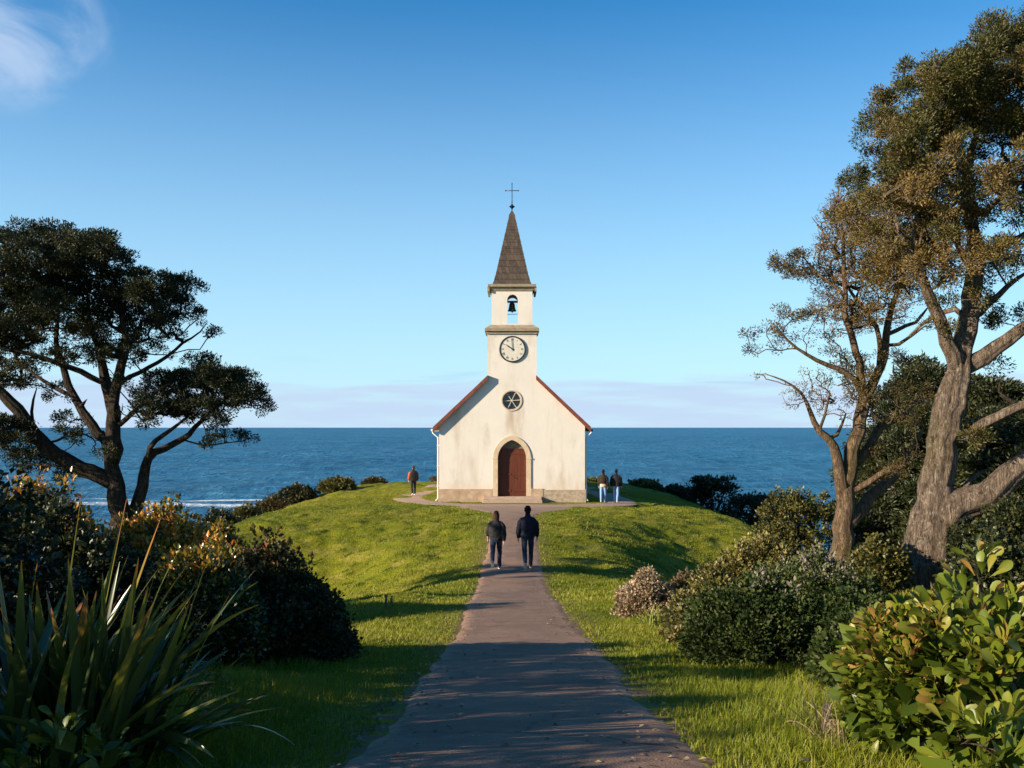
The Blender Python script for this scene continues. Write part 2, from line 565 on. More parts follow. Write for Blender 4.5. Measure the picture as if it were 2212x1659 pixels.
def m_stucco(name, base, stain, amount, streak=False):
    t = NT(name)
    v = t.coord("Object")
    n = t.noise(1.1, 7, 0.62, v); n2 = t.noise(0.55, 6, 0.6, t.coord("Object", (1.6, 1.6, 0.5)))
    f = t.noise(26, 5, 0.7, v)
    c = t.ramp(n, [(0.3, tuple(q * 0.93 for q in base)), (0.65, base)])
    c = t.mix(t.math('MULTIPLY', t.mr(n2, 0.48, 0.72), amount), c, stain)
    c = t.mix(t.math('MULTIPLY', t.mr(f, 0.6, 0.75), 0.25 * amount + 0.04), c, tuple(q * 0.6 for q in stain))
    vs_ = t.mr(t.noise(2.2, 7, 0.7, t.coord("Object", (2.6, 2.6, 0.16))), 0.52, 0.72)
    c = t.mix(t.math('MULTIPLY', vs_, 0.30), c, stain)
    if streak:
        sp = t.N("ShaderNodeSeparateXYZ"); t.L(v, sp.inputs[0])
        x = t.math('ABSOLUTE', t.math('ADD', sp.outputs["X"], 0.02))
        z = sp.outputs["Z"]
        sx = t.mr(t.math('ADD', x, t.math('MULTIPLY', t.math('SUBTRACT', t.noise(3, 6, 0.7, t.coord("Object", (3, 3, 0.4))), 0.5), 0.45)), 0.0, 0.20, 1.0, 0.0)
        sz = t.math('MULTIPLY', t.mr(z, 3.5, 4.8), t.mr(z, 4.86, 4.95, 1.0, 0.0))
        c = t.mix(t.math('MULTIPLY', t.math('MULTIPLY', sx, sz), 0.5), c, (0.33, 0.24, 0.15))
        lo = t.math('MULTIPLY', t.mr(t.math('ADD', z, t.math('MULTIPLY', t.noise(2, 6, 0.7), 0.9)), 1.0, 1.7, 1.0, 0.0), 0.3)
        c = t.mix(lo, c, (0.55, 0.43, 0.30))
        hi = t.math('MULTIPLY', t.math('MULTIPLY', t.mr(z, 6.8, 8.0), t.mr(t.noise(1.4, 7, 0.7, t.coord("Object", (1.2, 1, 0.7))), 0.46, 0.68)), 0.6)
        c = t.mix(hi, c, (0.42, 0.33, 0.25))
        hi2 = t.math('MULTIPLY', t.mr(t.math('ADD', z, t.math('MULTIPLY', t.noise(6, 5), 0.25)), 8.9, 9.1), 0.35)
        c = t.mix(hi2, c, (0.38, 0.31, 0.24))
    return t.done(t.bsdf(c, 0.85, t.bump(t.math('ADD', f, t.math('MULTIPLY', n, 1.5)), 0.25, 0.02), 0.2))


def m_stone(name, base, dark, scale=3.0):
    t = NT(name)
    v = t.coord("Object")
    n = t.noise(scale, 7, 0.65, v); f = t.noise(30, 5, 0.7, v)
    vo = t.N("ShaderNodeTexVoronoi"); vo.inputs["Scale"].default_value = 5; t.L(v, vo.inputs["Vector"])
    c = t.ramp(n, [(0.3, dark), (0.65, base)])
    c = t.mix(t.math('MULTIPLY', t.mr(f, 0.5, 0.7), 0.35), c, tuple(q * 0.55 for q in dark))
    gv = t.N('ShaderNodeRGBToBW'); t.L(vo.outputs['Color'], gv.inputs[0])
    c = t.mix(t.math('MULTIPLY', gv.outputs[0], 0.45), c, dark)
    return t.done(t.bsdf(c, 0.9, t.bump(t.math('ADD', n, f), 0.5, 0.03), 0.15))


def m_shingle():
    t = NT("spire_shingles")
    tc = t.N("ShaderNodeTexCoord"); sp = t.N("ShaderNodeSeparateXYZ"); t.L(tc.outputs["Object"], sp.inputs[0])
    cb = t.N("ShaderNodeCombineXYZ")
    t.L(t.math('ADD', sp.outputs["X"], sp.outputs["Y"]), cb.inputs[0]); t.L(sp.outputs["Z"], cb.inputs[1])
    br = t.N("ShaderNodeTexBrick")
    t.L(cb.outputs[0], br.inputs["Vector"])
    t.set(br, Scale=1.0, Mortar_Size=0.012, Brick_Width=0.2, Row_Height=0.385, Bias=-0.1)
    br.inputs["Color1"].default_value = (0.045, 0.034, 0.027, 1); br.inputs["Color2"].default_value = (0.095, 0.068, 0.050, 1)
    br.inputs["Mortar"].default_value = (0.03, 0.024, 0.02, 1)
    n = t.noise(9, 6, 0.7, t.coord("Object", (3, 3, 0.6)))
    c = t.mix(t.mr(n, 0.45, 0.75), br.outputs["Color"], (0.125, 0.092, 0.068))
    c = t.mix(t.math('MULTIPLY', t.mr(t.noise(2.0, 5), 0.5, 0.7), 0.5), c, (0.06, 0.052, 0.045))
    return t.done(t.bsdf(c, 0.85, t.bump(br.outputs["Fac"], -0.5, 0.02), 0.2))


def m_wood_door():
    t = NT("door_timber")
    v = t.coord("Object", (14, 14, 0.8))
    n = t.noise(2.0, 7, 0.65, v, 0.3)
    c = t.ramp(n, [(0.3, (0.060, 0.014, 0.007)), (0.7, (0.135, 0.036, 0.016))])
    return t.done(t.bsdf(c, 0.55, t.bump(n, 0.3, 0.01), 0.3))


MATS.update(
    stucco=m_stucco("church_stucco", (0.64, 0.59, 0.525), (0.45, 0.37, 0.285), 0.85, True),
    stucco2=m_stucco("belfry_stucco", (0.63, 0.575, 0.51), (0.42, 0.345, 0.27), 0.85),
    stone=m_stone("plinth_stone", (0.52, 0.39, 0.27), (0.30, 0.20, 0.13)),
    rubble=m_stone("rubble_stone", (0.50, 0.40, 0.30), (0.24, 0.18, 0.13), 7),
    surround=m_stone("surround_stone", (0.60, 0.47, 0.33), (0.46, 0.35, 0.24), 2),
    cornice=m_stone("cornice_stone", (0.37, 0.30, 0.20), (0.21, 0.165, 0.115), 4),
    step=m_stone("step_stone", (0.45, 0.33, 0.25), (0.32, 0.23, 0.17), 3),
    shingle=m_shingle(),
    roof=m_simple("roof_red", (0.15, 0.04, 0.024), 0.75, 0.35, 5, 0.3),
    iron=m_simple("wrought_iron", (0.016, 0.015, 0.014), 0.5, 0.3, 20, 0.2, 0.5),
    bronze=m_simple("bell_bronze", (0.10, 0.065, 0.04), 0.45, 0.3, 12, 0.2, 0.5, 0.6),
    dial=m_simple("dial_enamel", (0.56, 0.52, 0.44), 0.5, 0.10, 5, 0.05),
    gutterw=m_simple("white_pipe", (0.60, 0.57, 0.53), 0.5, 0.06, 5, 0.05),
    gutterd=m_simple("dark_gutter", (0.05, 0.04, 0.035), 0.5, 0.2, 8, 0.1),
    door=m_wood_door(),
    tymp=m_simple("tympanum_board", (0.13, 0.12, 0.09), 0.7, 0.2, 6, 0.1),
    mull=m_simple("mullion_paint", (0.50, 0.44, 0.36), 0.6, 0.1, 10, 0.1),
    ground=m_grass_ground(), path=m_path(), sea=m_sea(),
    barkL=m_bark("bark_dark", (0.024, 0.018, 0.013), (0.090, 0.066, 0.048), (0.12, 0.105, 0.09), 0.5),
    barkR=m_bark("bark_grey", (0.065, 0.047, 0.034), (0.30, 0.222, 0.165), (0.46, 0.39, 0.32), 0.55, 0.25),
    barkS=m_bark("bark_tan", (0.080, 0.052, 0.032), (0.29, 0.195, 0.12), (0.40, 0.32, 0.23), 0.4, 0.5),
    twig=m_bark("twig_tan", (0.08, 0.055, 0.035), (0.22, 0.155, 0.10), (0.3, 0.24, 0.18), 0.3),
    wood=m_bark("weathered_wood", (0.10, 0.085, 0.07), (0.28, 0.25, 0.21), (0.4, 0.37, 0.32), 0.5),
)

# sunken grey glass of the rose window
_t = NT("dark_glass")
MATS["glass"] = _t.done(_t.bsdf((0.012, 0.016, 0.022), 0.12, _t.bump(_t.noise(3, 3), 0.1, 0.01), 0.6))

# ------------------------------------------------------------------ terrain
zp = pchip([-60, -10, 0, 4.9, 6, 8.35, 12.3, 18.2, 24, 29.5, 36.8, 42, 46, 50, 54, 75, 80, 86, 100, 130, 160, 260],
           [3.2, 2.6, 2.5, 2.34, 2.19, 1.87, 1.31, 0.72, 0.12, -0.10, 0.05, 0.18, 0.15, 0.07, 0.0, -0.06, -0.4, -1.6, -6.5, -17, -26, -40])
DL = pchip([0, 6, 10, 12, 14, 17, 22, 30, 60, 200, 500], [0, 0.03, 0.2, 0.45, 1.05, 2.5, 5.6, 10, 19, 28, 36])
DR = pchip([0, 6, 8, 10, 13, 16, 22, 30, 60, 200, 500], [0, 0.06, 0.16, 0.45, 1.45, 2.9, 5.2, 8.5, 18, 28, 36])


def path_x(y):
    """centre line of the path"""
    y = np.asarray(y, float)
    return 0.05 + 0.07 * np.sin(y * 0.16 + 0.3) * sstep(2, 12, y)


def H(x, y, lumps=True):
    x = np.asarray(x, float); y = np.asarray(y, float)
    w = sstep(20, 42, y)
    z = zp(y) - w * np.where(x < 0, DL(np.abs(x)), DR(np.abs(x)))
    z = z - (1 - w) * np.clip(np.abs(x) - 9, 0, None) * 0.05
    z = z - 2.3 * np.exp(-((x + 8.5) / 4.4) ** 2 - ((y - 32) / 8.5) ** 2) - 2.6 * np.exp(-((x - 8.9) / 4.0) ** 2 - ((y - 36) / 9) ** 2)
    z = z + 0.35 * np.exp(-((x - 8) / 3.5) ** 2 - ((y - 18) / 5) ** 2)
    if lumps:
        m = sstep(1.0, 2.6, np.abs(x)) * sstep(4.5, 7, np.hypot(x * 0.9, (y - 56) * 0.55) )
        z = z + m * (0.40 * fbm(x * 0.45, y * 0.45, 5, 3) + 0.30 * fbm(x * 1.5, y * 1.5, 9, 4))
    return z


def axis(parts):
    out = []
    for a, b, s in parts: out.append(np.arange(a, b, s))
    return np.concatenate(out)


def grid_mesh(xs, ys, zf):
    X, Y = np.meshgrid(xs, ys)
    Z = zf(X, Y)
    V = np.stack([X, Y, Z], -1).reshape(-1, 3)
    nx, ny = len(xs), len(ys)
    i = np.arange(nx - 1); j = np.arange(ny - 1)[:, None] * nx
    Q = np.stack([j + i, j + i + 1, j + nx + i + 1, j + nx + i], -1).reshape(-1, 4)
    return V, Q


XS = axis([(-420, -60, 20), (-60, -24, 3), (-24, -16, 0.5), (-16, 16, 0.16), (16, 24, 0.5), (24, 60, 3), (60, 421, 20)])
YS = axis([(-60, 0, 4), (0, 4, 0.5), (4, 66, 0.16), (66, 90, 0.5), (90, 140, 2.5), (140, 261, 10)])
V, Q = grid_mesh(XS, YS, H)
x, y = V[:, 0], V[:, 1]
dx = np.abs(x - path_x(y))
edge = sstep(1.45, 0.9, dx) * (y < 46)
rock = np.clip(sstep(0.9, 3, np.where(x < 0, DL(np.abs(x)), DR(np.abs(x))) * sstep(20, 42, y) - 2.0) + sstep(82, 88, y), 0, 1)
me = mesh_np("ground", V, quads=Q, attrs={"edge": edge, "rock": rock}, smooth=True)
tag(link("ground", me, MATS["ground"]), kind="structure")

# path: the long strip, with its flare, and the arc that runs round the church
rng = np.random.RandomState(3)


def strip(cx, cy, hw, na, lift, graveln):
    """ribbon along a centre line with ragged margins"""
    c = np.stack([cx, cy], 1)
    t = np.gradient(c, axis=0); t /= np.linalg.norm(t, axis=1)[:, None]
    nrm = np.stack([t[:, 1], -t[:, 0]], 1)
    u = np.linspace(-1, 1, na)
    s = np.concatenate([[0], np.cumsum(np.linalg.norm(np.diff(c, axis=0), axis=1))])
    rag = np.where(u[None, :] < 0, fbm(s * 1.5, s * 0 + 3.1, 21, 5)[:, None], fbm(s * 1.5, s * 0 + 9.7, 33, 5)[:, None]) * 0.22
    off = u[None, :] * (hw[:, None] + rag * np.abs(u[None, :]) ** 3)
    X = c[:, 0:1] + nrm[:, 0:1] * off; Y = c[:, 1:2] + nrm[:, 1:2] * off
    Z = H(X, Y, False) + lift + 0.012 * (1 - u[None, :] ** 2) - 0.022 * (np.abs(u[None, :]) > 0.999)
    V = np.stack([X, Y, Z], -1).reshape(-1, 3)
    n = len(c); i = np.arange(na - 1); j = np.arange(n - 1)[:, None] * na
    Q = np.stack([j + i, j + i + 1, j + na + i + 1, j + na + i], -1).reshape(-1, 4)
    e = np.broadcast_to(sstep(0.72, 1.0, np.abs(u))[None, :], X.shape).ravel()
    return V, Q, e, np.full(len(V), graveln) if np.isscalar(graveln) else np.repeat(graveln, na)


ya = np.concatenate([np.arange(-6, 44, 0.12), np.arange(44, 49.9, 0.12)])
hw = 0.90 + 0.0 * ya + 0.04 * np.sin(ya * 0.7) + 1.9 * sstep(43, 49.6, ya) ** 1.6
Va, Qa, Ea, Ga = strip(path_x(ya), ya, hw, 21, 0.016, sstep(40, 49, ya) * 0.6)
ctrl = np.array([(-4.9, 72), (-5.3, 66), (-5.85, 61.2), (-6.0, 57.6), (-5.0, 54.2), (-3.0, 51.6), (-0.8, 50.6), (1.6, 50.5), (3.6, 51.4), (5.0, 52.6), (5.9, 53.9), (5.9, 57.0), (5.4, 62.0), (4.9, 68.0)], float)


def catmull(p, per=12):
    p = np.asarray(p, float)
    p = np.vstack([2 * p[0] - p[1], p, 2 * p[-1] - p[-2]])
    out = []
    for i in range(1, len(p) - 2):
        for t in np.linspace(0, 1, per, endpoint=False):
            out.append(0.5 * ((2 * p[i]) + (-p[i - 1] + p[i + 1]) * t + (2 * p[i - 1] - 5 * p[i] + 4 * p[i + 1] - p[i + 2]) * t ** 2 + (-p[i - 1] + 3 * p[i] - 3 * p[i + 1] + p[i + 2]) * t ** 3))
    out.append(p[-2])
    return np.array(out)


cc = catmull(ctrl, 18)
Vb, Qb, Eb, Gb = strip(cc[:, 0], cc[:, 1], np.full(len(cc), 0.82) + 0.5 * np.exp(-((cc[:, 0] - 0.2) / 1.6) ** 2), 15, 0.022, 1.0)
me = mesh_np("path", np.vstack([Va, Vb]), quads=np.vstack([Qa, Qb + len(Va)]),
             attrs={"edge": np.concatenate([Ea, Eb * 0.6]), "gravel": np.concatenate([Ga, Gb])}, smooth=True)
tag(link("path", me, MATS["path"]), kind="structure")

# sea
SEA = -20.0


def swell(X, Y):
    f = sstep(9000, 500, np.hypot(X, Y))
    z = 0.55 * np.sin(Y * 0.115 + 0.02 * X + 2.5 * fbm(X * 0.006, Y * 0.012, 2, 3)) * (0.4 + 1.2 * vn(X * 0.010, Y * 0.02, 4))
    z = z + 2.6 * fbm(X * 0.022, Y * 0.07, 14, 4)
    return SEA + f * z


XS = axis([(-60000, -4000, 4000), (-4000, -700, 150), (-700, -330, 12), (-330, 260, 2.6), (260, 700, 12), (700, 4000, 150), (4000, 64001, 4000)])
YS = axis([(-200, 120, 20), (120, 460, 1.5), (460, 1000, 4), (1000, 2600, 20), (2600, 8000, 200), (8000, 70001, 3000)])
V, Q = grid_mesh(XS, YS, swell)
x, y = V[:, 0], V[:, 1]
shore = 335 + 18 * (vn(x * 0.02, x * 0 + 1, 3) - 0.5) - 0.10 * (x + 90)
foam = np.exp(-((y - shore) / 9) ** 2) * 0.95 + 0.75 * np.exp(-((y - shore + 26) / 12) ** 2) + 0.45 * np.exp(-((y - shore - 36) / 5) ** 2)
foam *= sstep(-230, -150, x) * sstep(-30, -75, x)
foam = np.maximum(foam, sstep(240, 180, y) * 0.6)
me = mesh_np("sea", V, quads=Q, attrs={"foam": foam}, smooth=True)
tag(link("sea", me, MATS["sea"]), kind="structure")


# ------------------------------------------------------------------ church
FY = 54.0            # plane of the front wall


def X_(px): return (px - 1106.0) * FY / F


def Z_(py): return EYE - (py - CY) * FY / F


def circle(cx, cz, r, n=40):
    return [(cx + r * math.cos(2 * math.pi * i / n), cz + r * math.sin(2 * math.pi * i / n)) for i in range(n)]


def pointed(hw, z0, zs, za, n=12):
    """pointed arch outline from bottom left, counter-clockwise"""
    h = za - zs; rr = (hw * hw + h * h) / (2 * hw); c = rr - hw
    a1 = math.atan2(h, c)
    right = [(-c + rr * math.cos(a1 * i / n), zs + rr * math.sin(a1 * i / n)) for i in range(n + 1)]
    return [(-hw, z0), (hw, z0)] + right + [(-q[0], q[1]) for q in reversed(right[:-1])]


def roundarch(cx, hw, z0, zs, n=14):
    return [(cx - hw, z0), (cx + hw, z0)] + [(cx + hw * math.cos(math.pi * i / n), zs + hw * math.sin(math.pi * i / n)) for i in range(n + 1)]


ch = empty("church", (0, FY, 0))
tag(ch, "small white church with clock tower and dark shingled spire on the grassy mound", "church")
WX = 3.92; TX = 1.325; BX = 1.10
SL = 0.95
zt = 6.72
facade = [(-WX, -0.4), (WX, -0.4), (WX, 4.06), (TX, 4.06 + (WX - TX) * SL), (TX, 9.16), (-TX, 9.16), (-TX, 4.06 + (WX - TX) * SL), (-WX, 4.06)]
door_o = pointed(0.80, 0.24, 2.31, 3.36)
wall = plate("wall", facade, [door_o, circle(-0.02, 5.44, 0.535)], FY, FY + 0.45, MATS["stucco"], ch)
mb = MB()
YB = FY + 16.0
mb.box(-WX, -WX + 0.4, FY + 0.45, YB, -1.0, 4.06); mb.box(WX - 0.4, WX, FY + 0.45, YB, -1.0, 4.06)
mb.prism([(-WX, -1.0), (WX, -1.0), (WX, 4.06), (0, 4.06 + WX * SL), (-WX, 4.06)], YB, YB + 0.4)
mb.box(-TX, TX, FY + 0.45, FY + 2.65, 5.0, 9.16)
link("wall", mb.mesh("wall"), MATS["stucco"], ch)
# roof with its red-brown verges
mb = MB()
ov = 0.30
for s in (-1, 1):
    a = (s * (WX + ov), 4.06 - ov * SL + 0.10); b = (0.0, 4.06 + WX * SL + 0.10)
    poly = [a, b, (b[0], b[1] + 0.16), (a[0], a[1] + 0.16)]
    if s > 0: poly = poly[::-1]
    mb.prism(poly, FY + 2.66, YB + 0.6)
    c = (s * (TX + 0.002), 4.06 + (WX - TX) * SL + 0.10)
    poly = [a, c, (c[0], c[1] + 0.16), (a[0], a[1] + 0.16)]
    if s > 0: poly = poly[::-1]
    mb.prism(poly, FY + 0.02, FY + 2.655)
roof = link("roof", mb.mesh("roof"), MATS["roof"], ch)
for s in (-1, 1):
    a = (s * (WX + ov + 0.01), 4.06 - ov * SL - 0.02); c = (s * (TX - 0.03), 4.06 + (WX - TX + 0.03) * SL - 0.0)
    poly = [a, c, (c[0], c[1] + 0.235), (a[0], a[1] + 0.27)]
    if s > 0: poly = poly[::-1]
    mb = MB(); mb.prism(poly, FY - 0.23, FY + 0.0185)
    link("verge_board", mb.mesh("verge_board"), MATS["roof"], ch)
    # gutter and pipe
    g = MB(); x = s * (WX + ov + 0.05)
    pts = [(x, FY - 0.22, 3.84), (x, YB + 0.5, 3.84)]
    g.tube(pts, [0.075, 0.075], 10)
    link("gutter", g.mesh("gutter"), MATS["gutterw" if s < 0 else "gutterd"], ch)
    g = MB()
    g.tube([(x, FY + 0.12, 3.80), (x, FY + 0.12, 3.70), (s * (WX + 0.07), FY + 0.12, 3.45), (s * (WX + 0.07), FY + 0.12, 0.45), (s * (WX + 0.07), FY + 0.10, 0.16), (s * (WX + 0.16), FY - 0.06, 0.06)], [0.042] * 6, 10)
    for z in (3.0, 1.9, 0.8): g.box(s * (WX + 0.07) - 0.065, s * (WX + 0.07) + 0.065, FY + 0.06, FY + 0.18, z, z + 0.05)
    link("downpipe", g.mesh("downpipe"), MATS["gutterw"], ch)
# plinth: dressed stone, rubble patch at the right
pl = MB()
pl.box(-WX - 0.05, -1.072, FY - 0.07, FY - 0.001, -0.5, 0.68); pl.box(1.072, 1.66, FY - 0.07, FY - 0.001, -0.5, 0.70)
pl.box(-WX - 0.05, -WX - 0.001, FY + 0.0, YB + 0.4, -1.0, 0.68); pl.box(WX + 0.001, WX + 0.05, FY, YB + 0.4, -1.0, 0.68)
pl.build("plinth", MATS["stone"], ch)
pb = MB(); pb.box(1.662, WX + 0.05, FY - 0.055, FY - 0.001, -0.5, 0.64)
tag(pb.build("plinth", MATS["rubble"], ch), "rough rubble stretch of plinth right of the steps")
# tower above: cornices, belfry
mb = MB()
cy = FY + 1.32
mb.box(-1.46, 1.46, FY - 0.16, FY + 2.8, 9.162, 9.31)
mb.box(-1.38, 1.38, FY - 0.07, FY + 2.72, 9.02, 9.158)
mb.frustum((1.46, 1.48), 9.312, (1.16, 1.18), 9.52, 0, cy)
link("cornice", mb.mesh("cornice"), MATS["cornice"], ch)
ob = roundarch(0.03, 0.285, 9.58, 10.88)
by0, by1 = FY + 0.18, FY + 2.38
front = [(-BX, 9.40), (BX, 9.40), (BX, 11.56), (-BX, 11.56)]
belf = empty("dummy") if False else None
bw = plate("belfry", front, [ob], by0, by0 + 0.26, MATS["stucco2"], ch)
plate("belfry", front, [roundarch(0.03, 0.30, 9.62, 10.95)], by1 - 0.26, by1, MATS["stucco2"], ch)
mb = MB()
mb.box(-BX, -BX + 0.26, by0 + 0.26, by1 - 0.26, 9.40, 11.56); mb.box(BX - 0.26, BX, by0 + 0.26, by1 - 0.26, 9.40, 11.56)
mb.box(-BX + 0.262, BX - 0.262, by0 + 0.262, by1 - 0.262, 11.3, 11.5)
link("belfry", mb.mesh("belfry"), MATS["stucco2"], ch)
mb = MB()
bcy = (by0 + by1) / 2
mb.box(-1.30, 1.30, bcy - 1.30, bcy + 1.30, 11.562, 11.70)
mb.frustum((1.14, 1.14), 11.36, (1.22, 1.22), 11.558, 0, bcy)
for sx in (-1, 1):
    mb.box(sx * 1.27 - 0.055, sx * 1.27 + 0.055, bcy - 1.24, bcy + 1.24, 11.32, 11.56)
link("cornice", mb.mesh("cornice"), MATS["cornice"], ch)
# bell, hung in a yoke
b = MB()
b.lathe([(0.02, 10.84), (0.11, 10.83), (0.15, 10.76), (0.165, 10.62), (0.185, 10.50), (0.235, 10.40), (0.23, 10.37), (0.19, 10.37)], 0.0, bcy - 0.1, 18)
bell = link("bell", b.mesh("bell"), MATS["bronze"], ch)
b = MB(); b.box(-0.83, 0.83, bcy - 0.18, bcy - 0.02, 10.842, 10.94); b.tube([(0.0, bcy - 0.1, 10.42), (0.02, bcy - 0.1, 10.30)], [0.03, 0.04], 8)
link("headstock", b.mesh("headstock"), MATS["wood"], bell)
b = MB(); b.tube([(-0.82, by0 + 0.4, 10.12), (0.82, by0 + 0.4, 10.16)], [0.016, 0.016], 6)
link("tie_rod", b.mesh("tie_rod"), MATS["iron"], ch)
# spire in overlapping courses
mb = MB()
n = 11; z0, z1 = 11.70, 15.52; h0, h1 = 1.00, 0.17
for i in range(n):
    ta, tb = i / n, (i + 1) / n
    fl = 0.05 * max(0, 1 - i / 1.5)
    ha = h0 + (h1 - h0) * ta + 0.022 + fl; hb = h0 + (h1 - h0) * tb
    mb.frustum((ha, ha), z0 + (z1 - z0) * ta + (0.003 if i == 0 else -0.03), (hb, hb), z0 + (z1 - z0) * tb, 0, bcy)
mb.frustum((0.185, 0.185), 15.50, (0.165, 0.165), 15.66, 0, bcy)
mb.frustum((0.165, 0.165), 15.66, (0.045, 0.045), 15.88, 0, bcy)
link("spire", mb.mesh("spire"), MATS["shingle"], ch)
# iron finial and cross
b = MB()
b.tube([(0, bcy, 15.85), (0, bcy, 17.42)], [0.028, 0.02], 8)
b.lathe([(0.02, 15.98), (0.07, 16.06), (0.17, 16.14), (0.07, 16.22), (0.02, 16.30)], 0, bcy, 8, False)
b.tube([(-0.35, bcy, 17.02), (0.35, bcy, 17.02)], [0.02, 0.02], 8)
for x, z in ((-0.35, 17.02), (0.35, 17.02), (0, 17.40), (0, 16.72)): b.ball((x, bcy, z), (0.045, 0.045, 0.035) if z == 17.02 else (0.032, 0.032, 0.06), 8, 6)
link("cross", b.mesh("cross"), MATS["iron"], ch)
# clock
cz = 8.2
b = MB(); b.prism(circle(0.02, cz, 0.655, 48), FY - 0.045, FY - 0.001)
clock = link("clock", b.mesh("clock"), MATS["dial"], ch)
b = MB(); nn = 56
prof = [(0.635, -0.046), (0.645, -0.065), (0.675, -0.080), (0.705, -0.065), (0.715, -0.002)]
vs = []; fs = []
for i in range(nn):
    a = 2 * math.pi * i / nn
    for r_, yy in prof: vs.append((0.02 + r_ * math.cos(a), FY + yy, cz + r_ * math.sin(a)))
k = len(prof)
for i in range(nn):
    for j in range(k - 1): fs.append((i * k + j, i * k + j + 1, ((i + 1) % nn) * k + j + 1, ((i + 1) % nn) * k + j))
b.add(vs, fs, True)
link("clock_rim", b.mesh("clock_rim"), MATS["iron"], clock)


def bar(mbx, p0, p1, w0, w1, ya, yb):
    """flat tapered bar in the xz plane"""
    d = np.array(p1) - np.array(p0); d = d / np.linalg.norm(d); q = np.array([-d[1], d[0]])
    pl_ = [np.array(p0) - q * w0, np.array(p1) - q * w1, np.array(p1) + q * w1, np.array(p0) + q * w0]
    mbx.prism([tuple(v) for v in pl_], ya, yb)


NUM = {1: "I", 2: "II", 3: "III", 4: "IV", 5: "V", 6: "VI", 7: "VII", 8: "VIII", 9: "IX", 10: "X", 11: "XI", 12: "XII"}
for hnum, txt in NUM.items():
    a = R(90 - 30 * hnum); er = np.array([math.cos(a), math.sin(a)]); et = np.array([math.sin(a), -math.cos(a)])
    b = MB(); wds = [{"I": 0.032, "V": 0.07, "X": 0.07}[c] for c in txt]; tot = sum(wds); u = -tot / 2
    for c, w in zip(txt, wds):
        def q(uu, vv): return tuple(np.array([0.02, cz]) + et * uu + er * vv)
        lo, hi = 0.465, 0.585; m_ = u + w / 2
        if c == "I": bar(b, q(m_, lo), q(m_, hi), 0.0085, 0.0085, FY - 0.049, FY - 0.0455)
        elif c == "V":
            bar(b, q(u + 0.01, hi), q(m_, lo), 0.010, 0.006, FY - 0.049, FY - 0.0455); bar(b, q(u + w - 0.01, hi), q(m_, lo), 0.006, 0.005, FY - 0.0485, FY - 0.0455)
        else:
            bar(b, q(u + 0.01, hi), q(u + w - 0.01, lo), 0.010, 0.010, FY - 0.049, FY - 0.0455); bar(b, q(u + w - 0.01, hi), q(u + 0.01, lo), 0.006, 0.006, FY - 0.0485, FY - 0.0455)
        u += w
    link("numeral", b.mesh("numeral"), MATS["iron"], clock)
for ang, ln, w, yy in ((30 * 10.15, 0.46, 0.030, -0.060), (-4, 0.56, 0.015, -0.075)):
    a = R(90 - ang); e = np.array([math.cos(a), math.sin(a)]); c0 = np.array([0.02, cz])
    b = MB()
    bar(b, c0 - e * 0.10, c0 + e * ln * 0.55, w * 0.7, w, FY + yy, FY + yy + 0.010); bar(b, c0 + e * (ln * 0.55 + 0.001), c0 + e * ln, w, 0.004, FY + yy, FY + yy + 0.010)
    b.prism(circle(0.02, cz, 0.045, 14), FY + yy - 0.006, FY + yy - 0.001)
    link("clock_hand", b.mesh("clock_hand"), MATS["iron"], clock)
# rose window
win = empty("dummy") if False else None


def ring(name, cx, cz_, ri, ro, ya, yb, mat, parent, n=48):
    return plate(name, circle(cx, cz_, ro, n), [circle(cx, cz_, ri, n)], ya, yb, mat, parent)


wn = ring("round_window", -0.02, 5.44, 0.50, 0.565, FY - 0.035, FY - 0.0015, MATS["surround"], ch)
tag(ring("window_frame", -0.02, 5.44, 0.465, 0.533, FY + 0.05, FY + 0.12, MATS["mull"], wn))
b = MB(); b.prism(circle(-0.02, 5.44, 0.50, 48), FY + 0.125, FY + 0.14); link("pane", b.mesh("pane"), MATS["glass"], wn)
b = MB()
for kk in range(6):
    a = R(4 + 60 * kk)
    bar(b, (-0.02 + 0.05 * math.cos(a), 5.44 + 0.05 * math.sin(a)), (-0.02 + 0.464 * math.cos(a), 5.44 + 0.464 * math.sin(a)), 0.016, 0.020, FY + 0.06, FY + 0.115)
b.prism(circle(-0.02, 5.44, 0.055, 16), FY + 0.055, FY + 0.118)
link("mullion", b.mesh("mullion"), MATS["mull"], wn)
# doorway
outer = pointed(1.07, 0.28, 2.31, 3.56)
sur = plate("door_surround", outer, [pointed(0.765, 0.279, 2.31, 3.34)], FY - 0.05, FY + 0.20, MATS["surround"], ch) if False else None


def arch_band(hw_i, za_i, hw_o, za_o, z0, zs, ya, yb):
    n = 14
    def arc(hw_, za):
        h = za - zs; rr = (hw_ * hw_ + h * h) / (2 * hw_); c = rr - hw_; a1 = math.atan2(h, c)
        r_ = [(hw_, z0)] + [(-c + rr * math.cos(a1 * i / n), zs + rr * math.sin(a1 * i / n)) for i in range(n + 1)]
        return r_ + [(-q[0], q[1]) for q in reversed(r_[:-1])]
    return arc(hw_o, za_o) + arc(hw_i, za_i)[::-1]


